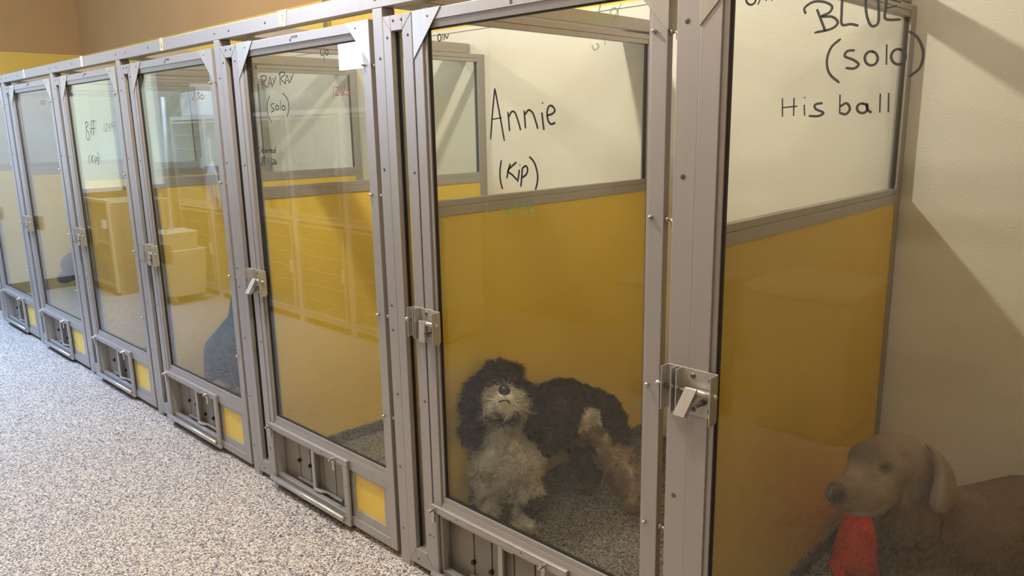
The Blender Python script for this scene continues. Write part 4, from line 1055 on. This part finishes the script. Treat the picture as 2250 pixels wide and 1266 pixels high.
# hairs let part of the light through
_o = M_COAT.node_tree.nodes['Material Output']
_t = N(M_COAT, 'ShaderNodeBsdfTranslucent')
_a = [n for n in M_COAT.node_tree.nodes if n.type == 'ATTRIBUTE'][0]
L(M_COAT, _a.outputs['Color'], _t.inputs['Color'])
_m = N(M_COAT, 'ShaderNodeMixShader')
_m.inputs[0].default_value = 0.22
L(M_COAT, M_COAT.node_tree.nodes['Principled BSDF'].outputs[0], _m.inputs[1])
L(M_COAT, _t.outputs[0], _m.inputs[2])
L(M_COAT, _m.outputs[0], _o.inputs['Surface'])
M_SHORT = coat_mat('short_coat', 0.6, bump=0.35)
M_NOSE = mat('wet_nose', (0.012, 0.010, 0.010), 0.25)
M_EYE = mat('dark_eye', (0.015, 0.010, 0.008), 0.08)

# ---- the curly grey and white dog behind the Annie door
DARK = (0.060, 0.047, 0.038)
BROWN = (0.085, 0.062, 0.044)
BLK = (0.022, 0.022, 0.026)
CREAM = (0.95, 0.89, 0.78)
TANW = (0.62, 0.48, 0.33)
BEARD = (0.20, 0.115, 0.065)
caps = [
    ((0.027, 0.262, 0.440), .088, (0.042, 0.253, 0.361), .078),          # chest
    ((0.021, 0.263, 0.557), .062, (0.027, 0.262, 0.440), .085),           # neck
    ((0.001, 0.289, 0.423), .090, (0.016, 0.402, 0.470), .105),
    ((0.015, 0.403, 0.473), .108, (0.024, 0.573, 0.492), .126),
    ((0.024, 0.573, 0.492), .126, (0.062, 0.721, 0.436), .104),
    ((0.064, 0.734, 0.427), .095, (0.090, 0.774, 0.383), .078),
    ((0.118, 0.721, 0.398), .078, (0.157, 0.684, 0.337), .062),           # near thigh
    ((0.157, 0.684, 0.337), .064, (0.242, 0.676, 0.273), .044),
    ((0.242, 0.676, 0.273), .042, (0.302, 0.660, 0.216), .034),
    ((0.302, 0.660, 0.216), .032, (0.315, 0.626, 0.204), .028),
    ((0.009, 0.702, 0.354), .070, (0.036, 0.689, 0.270), .050),          # far thigh
    ((0.036, 0.689, 0.270), .046, (0.072, 0.695, 0.221), .030),
    ((0.072, 0.695, 0.221), .028, (0.084, 0.651, 0.179), .026),
    ((0.084, 0.651, 0.179), .026, (0.085, 0.622, 0.175), .024),
    ((0.003, 0.202, 0.410), .060, (0.002, 0.183, 0.305), .044),         # front legs
    ((0.002, 0.183, 0.305), .044, (0.007, 0.176, 0.217), .036),
    ((0.007, 0.176, 0.217), .036, (0.035, 0.149, 0.224), .034),
    ((0.028, 0.200, 0.419), .055, (0.097, 0.253, 0.421), .055),
    ((0.094, 0.275, 0.412), .062, (0.110, 0.272, 0.299), .044),
    ((0.110, 0.272, 0.299), .042, (0.119, 0.266, 0.203), .034),
    ((0.119, 0.266, 0.203), .034, (0.140, 0.230, 0.205), .033),
    ((0.008, 0.257, 0.673), .072, (0.031, 0.243, 0.649), .070),           # skull
    ((0.061, 0.216, 0.652), .055, (0.107, 0.179, 0.665), .040),           # muzzle
    ((0.043, 0.193, 0.633), .040, (0.093, 0.241, 0.632), .040),           # cheeks
    ((0.081, 0.197, 0.617), .036, (0.069, 0.209, 0.603), .040),
]
t = thing('dog', 'fluffy grey and white dog looking up behind the Annie door', 'dog', (0.15, 0.45, 0.165))
curly_dog = t
body = vox_body('body', caps, 0.010, 5, t)
WP = [
    ((0.042, 0.250, 0.542), (.085, .085, .07), CREAM),
    ((0.060, 0.220, 0.430), (.135, .125, .135), CREAM),
    ((0.137, 0.240, 0.200), (.06, .06, .035), TANW),
    ((0.012, 0.173, 0.286), (.075, .075, .16), CREAM),
    ((0.122, 0.260, 0.316), (.075, .075, .17), CREAM),
    ((0.152, 0.274, 0.265), (.046, .046, .050), BLK),
    ((-0.024, 0.131, 0.307), (.028, .028, .045), BLK),
    ((0.076, 0.381, 0.299), (.050, .050, .060), BLK),
    ((0.139, 0.580, 0.475), (.055, .055, .065), CREAM),
    ((0.138, 0.587, 0.406), (.080, .080, .060), TANW),
    ((0.218, 0.652, 0.273), (.120, .120, .105), TANW),
    ((0.309, 0.664, 0.207), (.080, .080, .080), TANW),
    ((0.071, 0.645, 0.200), (.060, .060, .10), (0.20, 0.14, 0.09)),
    ((0.104, 0.175, 0.662), (.088, .088, .082), CREAM),
    ((0.109, 0.166, 0.614), (.060, .060, .034), BEARD),
    ((0.117, 0.150, 0.632), (.030, .030, .024), (0.16, 0.08, 0.045)),
    ((0.040, 0.227, 0.757), (.085, .085, .050), DARK),
]
paint(body, BROWN, WP, M_COAT)
def alen(p):
    # longer on the muzzle and the ears, shorter on the back
    c1 = np.array((0.093, 0.186, 0.640))
    d1 = np.linalg.norm(p - c1, axis=1)
    c2 = np.array((0.024, 0.586, 0.488))
    d2 = np.linalg.norm(p - c2, axis=1)
    c3 = np.array((0.113, 0.171, 0.713))
    d3 = np.linalg.norm(p - c3, axis=1)
    return (1 + 0.55 * np.clip(1 - d1 / 0.14, 0, 1) - 0.45 * np.clip(1 - d2 / 0.35, 0, 1)) * np.where(d3 < 0.045, 0.35, 1.0)
fur(body, 'curly_fur', 60000, 0.036, 0.0014, BROWN, WP, 1.15, (0.0, 0.0, -0.9), M_COAT, t, 3, alen)['kind'] = 'stuff'
# ears
for (a, b_, c_, nm, ln_) in (((-0.034, 0.193, 0.692), (-0.018, 0.145, 0.624), (-0.014, 0.136, 0.532), 'ear', 0.034), ((0.061, 0.321, 0.668), (0.101, 0.327, 0.609), (0.104, 0.323, 0.536), 'ear', 0.034)):
    e = vox_body(nm, [(a, .022, b_, .030), (b_, .030, c_, .032)], 0.008, 3, t)
    paint(e, BLK, [(a, 0.05, DARK)], M_COAT)
    fur(e, 'ear_fur', 9000, ln_, 0.0011, (0.030, 0.028, 0.030), [(a, 0.06, DARK)], 0.8, (0, 0, -1.4), M_COAT, e, 7)['kind'] = 'stuff'
# tail stub curl
e = vox_body('tail', [((0.057, 0.778, 0.456), .026, (0.061, 0.803, 0.476), .018)], 0.008, 3, t)
paint(e, BROWN, [], M_COAT)
fur(e, 'tail_fur', 4000, 0.035, 0.0011, BROWN, [], 1.0, (0, 0, -0.4), M_COAT, e, 9)['kind'] = 'stuff'
# nose, mouth, eyes
MB().sphere((0.143, 0.143, 0.726), (0.021, 0.018, 0.017), 16, 12).build('nose', M_NOSE, t, smooth=True)
MB().tube([(0.118, 0.142, 0.679), (0.129, 0.144, 0.686), (0.138, 0.147, 0.689), (0.143, 0.157, 0.686), (0.143, 0.167, 0.678)], 0.0024, 6).build('mouth', mat('dark_lip', (0.03, 0.018, 0.012), 0.5), t, smooth=True)
for px_ in ((0.049, 0.161, 0.720), (0.102, 0.229, 0.730)):
    MB().sphere(px_, 0.012, 14, 10).build('eye', M_EYE, t, smooth=True)
# fringe falling over the brow
fr_ = vox_body('forelock', [((-0.015, 0.219, 0.716), .026, (0.015, 0.252, 0.731), .030), ((0.015, 0.252, 0.731), .030, (0.048, 0.281, 0.721), .026)], 0.008, 3, t)
paint(fr_, DARK, [], M_COAT)
fur(fr_, 'forelock_fur', 7000, 0.032, 0.0011, (0.075, 0.060, 0.050), [((0.042, 0.230, 0.761), 0.05, (0.13, 0.11, 0.10))], 0.7, (-0.2, -0.35, -0.9), M_COAT, fr_, 11)['kind'] = 'stuff'

# ---- the sleek grey-brown dog behind the BLUE door
GREY = (0.165, 0.118, 0.088)
GREYL = (0.29, 0.22, 0.17)
GREYD = (0.075, 0.052, 0.038)
caps = [
    ((1.244, 0.434, 0.702), .078, (1.255, 0.466, 0.679), .078),          # skull
    ((1.254, 0.459, 0.657), .075, (1.265, 0.486, 0.618), .075),
    ((1.231, 0.366, 0.707), .060, (1.225, 0.325, 0.684), .055),          # brow to cheeks
    ((1.233, 0.403, 0.731), .060, (1.196, 0.334, 0.734), .042),
    ((1.208, 0.320, 0.723), .042, (1.202, 0.231, 0.705), .028),
    ((1.232, 0.340, 0.663), .052, (1.213, 0.255, 0.677), .042),          # muzzle root
    ((1.212, 0.256, 0.685), .040, (1.199, 0.186, 0.705), .034),
    ((1.218, 0.256, 0.665), .040, (1.205, 0.199, 0.683), .033),
    ((1.199, 0.186, 0.705), .033, (1.194, 0.161, 0.710), .027),
    ((1.205, 0.198, 0.681), .030, (1.199, 0.167, 0.689), .022),
    ((1.208, 0.243, 0.653), .030, (1.232, 0.316, 0.632), .034),          # jaw
    ((1.243, 0.413, 0.633), .066, (1.261, 0.486, 0.534), .085),          # throat and neck
    ((1.255, 0.504, 0.615), .070, (1.304, 0.625, 0.479), .105),
    ((1.262, 0.508, 0.512), .080, (1.274, 0.564, 0.371), .095),
    ((1.309, 0.604, 0.489), .110, (1.369, 0.698, 0.418), .140),
    ((1.293, 0.546, 0.347), .100, (1.368, 0.660, 0.297), .130),
    ((1.368, 0.699, 0.424), .140, (1.472, 0.883, 0.419), .150),
    ((1.387, 0.675, 0.284), .120, (1.491, 0.860, 0.282), .140),
    ((1.472, 0.883, 0.419), .148, (1.635, 1.046, 0.440), .125),
    ((1.301, 0.546, 0.323), .065, (1.310, 0.560, 0.330), .036),
    ((1.310, 0.560, 0.330), .034, (1.305, 0.545, 0.200), .028),
    ((1.305, 0.545, 0.196), .030, (1.285, 0.520, 0.190), .026),
    ((1.361, 0.700, 0.260), .070, (1.400, 0.700, 0.330), .036),
    ((1.400, 0.700, 0.330), .034, (1.398, 0.690, 0.200), .028),
    ((1.398, 0.690, 0.196), .030, (1.378, 0.665, 0.190), .026),
    ((1.60, 0.90, 0.50), .100, (1.60, 0.84, 0.38), .055),
    ((1.60, 0.84, 0.38), .048, (1.66, 0.90, 0.28), .030),
    ((1.66, 0.90, 0.28), .030, (1.65, 0.88, 0.195), .028),
    ((1.68, 1.00, 0.50), .090, (1.70, 1.00, 0.38), .050),
    ((1.70, 1.00, 0.38), .046, (1.74, 1.05, 0.28), .030),
    ((1.74, 1.05, 0.28), .030, (1.73, 1.03, 0.195), .028),
]
t = thing('dog', 'short-haired grey-brown hunting dog in profile behind the BLUE door', 'dog', (1.40, 0.60, 0.165))
wb = vox_body('body', caps, 0.008, 7, t)
GP = [
    ((1.354, 0.730, 0.384), (.35, .35, .17), (0.115, 0.075, 0.052)),
    ((1.257, 0.427, 0.731), (.09, .09, .09), GREYL),
    ((1.224, 0.267, 0.682), (.10, .10, .06), GREYL),
    ((1.237, 0.253, 0.643), (.07, .07, .024), (0.36, 0.31, 0.26)),
    ((1.248, 0.319, 0.733), (.022, .022, .013), GREYD),
    ((1.208, 0.277, 0.767), (.05, .05, .02), (0.12, 0.09, 0.07)),
    ((1.172, 0.299, 0.767), (.018, .018, .022), GREYD),
    ((1.196, 0.143, 0.716), (.026, .026, .026), (0.060, 0.040, 0.035)),
    ((1.300, 0.479, 0.670), (.030, .030, .060), GREYD),
]
SOFT[0] = 0.9
paint(wb, GREY, GP, M_SHORT)
SOFT[0] = 0.12
MB().sphere((1.192, 0.143, 0.713), (0.015, 0.016, 0.017), 16, 12).build('nose', mat('brown_nose', (0.055, 0.038, 0.034), 0.35), t, smooth=True)
MB().sphere((1.200, 0.127, 0.714), (0.005, 0.003, 0.0025), 8, 6).build('nostril', M_BLACK, t, smooth=True)
MB().sphere((1.247, 0.321, 0.731), 0.0090, 14, 10).build('eye', M_EYE, t, smooth=True)
MB().tube([(1.198, 0.158, 0.677), (1.213, 0.186, 0.661), (1.226, 0.223, 0.646), (1.242, 0.270, 0.635)], 0.0022, 6).build('mouth', MATS['dark_lip'], t, smooth=True)
def ear_sheet(rows, th):
    """rows of points (front edge .. back edge) from root to tip, thickened"""
    b = MB()
    gf = [[Vector(p) for p in r] for r in rows]
    off = Vector((0.68, -0.70, 0.15)) * th
    vf = [[b.bm.verts.new(p + off) for p in r] for r in gf]
    vb = [[b.bm.verts.new(p - off * 0.2) for p in r] for r in gf]
    nr_, nc = len(gf), len(gf[0])
    for i in range(nr_ - 1):
        for j in range(nc - 1):
            b.bm.faces.new((vf[i][j], vf[i + 1][j], vf[i + 1][j + 1], vf[i][j + 1]))
            b.bm.faces.new((vb[i][j], vb[i][j + 1], vb[i + 1][j + 1], vb[i + 1][j]))
    for i in range(nr_ - 1):
        b.bm.faces.new((vf[i][0], vb[i][0], vb[i + 1][0], vf[i + 1][0]))
        b.bm.faces.new((vf[i][-1], vf[i + 1][-1], vb[i + 1][-1], vb[i][-1]))
    for j in range(nc - 1):
        b.bm.faces.new((vf[0][j], vf[0][j + 1], vb[0][j + 1], vb[0][j]))
        b.bm.faces.new((vf[-1][j], vb[-1][j], vb[-1][j + 1], vf[-1][j + 1]))
    return b
b = ear_sheet([
    [(1.292, 0.443, 0.766), (1.301, 0.439, 0.773), (1.309, 0.447, 0.771), (1.313, 0.460, 0.754)],
    [(1.316, 0.438, 0.745), (1.330, 0.427, 0.755), (1.340, 0.435, 0.753), (1.347, 0.470, 0.729)],
    [(1.329, 0.428, 0.716), (1.346, 0.412, 0.725), (1.358, 0.429, 0.721), (1.363, 0.475, 0.693)],
    [(1.330, 0.420, 0.684), (1.353, 0.396, 0.696), (1.367, 0.421, 0.689), (1.372, 0.475, 0.660)],
    [(1.326, 0.408, 0.658), (1.352, 0.380, 0.673), (1.369, 0.408, 0.663), (1.380, 0.474, 0.636)],
    [(1.330, 0.404, 0.630), (1.352, 0.380, 0.645), (1.366, 0.406, 0.642), (1.372, 0.464, 0.623)],
    [(1.339, 0.413, 0.610), (1.355, 0.395, 0.618), (1.364, 0.411, 0.617), (1.363, 0.451, 0.613)]], 0.006)
e = b.build('ear', M_SHORT, t, smooth=True)
md = e.modifiers.new('s', 'SUBSURF')
md.levels = md.render_levels = 2
paint(e, (0.26, 0.205, 0.155), [], M_SHORT)

# red cloth on the kennel floor behind it
tag(heap('red_blanket', 1.13, 0.88, 0.163, 0.155, 0.20, 0.30, noise_tint(mat('red_fleece', rough=0.9), (0.52, 0.030, 0.010), (0.66, 0.045, 0.015), (20, 20, 20)), 2.2), 'crumpled red orange blanket on the kennel floor behind the grey-brown dog', 'blanket')

# ---- the black and tan dog behind the 12:30 door
def black_dog(lab, pts, base_loc, patches):
    t = thing('dog', lab, 'dog', base_loc)
    bd = vox_body('body', pts, 0.012, 5, t)
    paint(bd, (0.020, 0.022, 0.028), patches, M_SHORT)
    return t
bz = 0.105
black_dog('black and tan dog sitting with its back turned behind the 12:30 door', [
    ((-2.08, 0.20, bz + .13), .085, (-2.06, 0.21, bz + .30), .090),
    ((-2.06, 0.21, bz + .30), .090, (-1.92, 0.25, bz + .44), .080),
    ((-2.06, 0.15, bz + .09), .070, (-1.92, 0.12, bz + .07), .050),
    ((-2.06, 0.34, bz + .09), .070, (-1.94, 0.38, bz + .06), .050),
    ((-1.92, 0.12, bz + .055), .040, (-1.82, 0.11, bz + .033), .030),
    ((-1.92, 0.25, bz + .44), .078, (-1.84, 0.28, bz + .54), .065),
    ((-1.84, 0.28, bz + .56), .068, (-1.75, 0.30, bz + .54), .038),
    ((-1.88, 0.20, bz + .38), .060, (-1.80, 0.20, bz + .04), .028),
    ((-1.88, 0.34, bz + .38), .060, (-1.80, 0.35, bz + .04), .028)], (-2.0, 0.25, bz),
    [((-1.90, 0.12, bz + .085), (.18, .13, .085), (0.32, 0.17, 0.085)), ((-1.8, 0.2, bz + .05), (.06, .06, .10), (0.16, 0.085, 0.045))])
e0 = bpy.data.objects['dog.002']
for (a, c_) in (((-1.86, 0.22, bz + .61), (-1.87, 0.205, bz + .52)), ((-1.86, 0.34, bz + .61), (-1.87, 0.355, bz + .52))):
    e = vox_body('ear', [(a, .020, c_, .024)], 0.008, 2, e0)
    paint(e, (0.018, 0.018, 0.022), [], M_SHORT)
# ---- dark dog behind the nameless door
black_dog('dark dog standing low behind the second door from the left', [
    ((-4.20, 0.26, bz + .48), .095, (-4.25, 0.18, bz + .52), .095),
    ((-4.27, 0.16, bz + .46), .060, (-4.34, 0.12, bz + .42), .045),
    ((-4.22, 0.30, bz + .42), .080, (-4.08, 0.36, bz + .34), .100),
    ((-4.08, 0.36, bz + .34), .105, (-3.75, 0.42, bz + .34), .100),
    ((-4.13, 0.28, bz + .30), .055, (-4.15, 0.26, bz + .03), .028),
    ((-4.08, 0.44, bz + .30), .055, (-4.10, 0.44, bz + .03), .028),
    ((-3.72, 0.35, bz + .30), .060, (-3.68, 0.34, bz + .03), .028),
    ((-3.72, 0.49, bz + .30), .060, (-3.68, 0.50, bz + .03), .028)], (-3.95, 0.35, bz), [])
e0 = bpy.data.objects['dog.003'] if 'dog.003' in bpy.data.objects else None
for (a, c_) in (((-4.22, 0.23, bz + .50), (-4.22, 0.205, bz + .40)), ((-4.28, 0.30, bz + .50), (-4.30, 0.32, bz + .40))):
    e = vox_body('ear', [(a, .020, c_, .026)], 0.008, 2, e0)
    paint(e, (0.018, 0.018, 0.022), [], M_SHORT)

curly_dog.location += Vector((0.020, -0.020, 0.0))
# tidy helper properties
for o in bpy.data.objects:
    if '_base' in o:
        del o['_base']
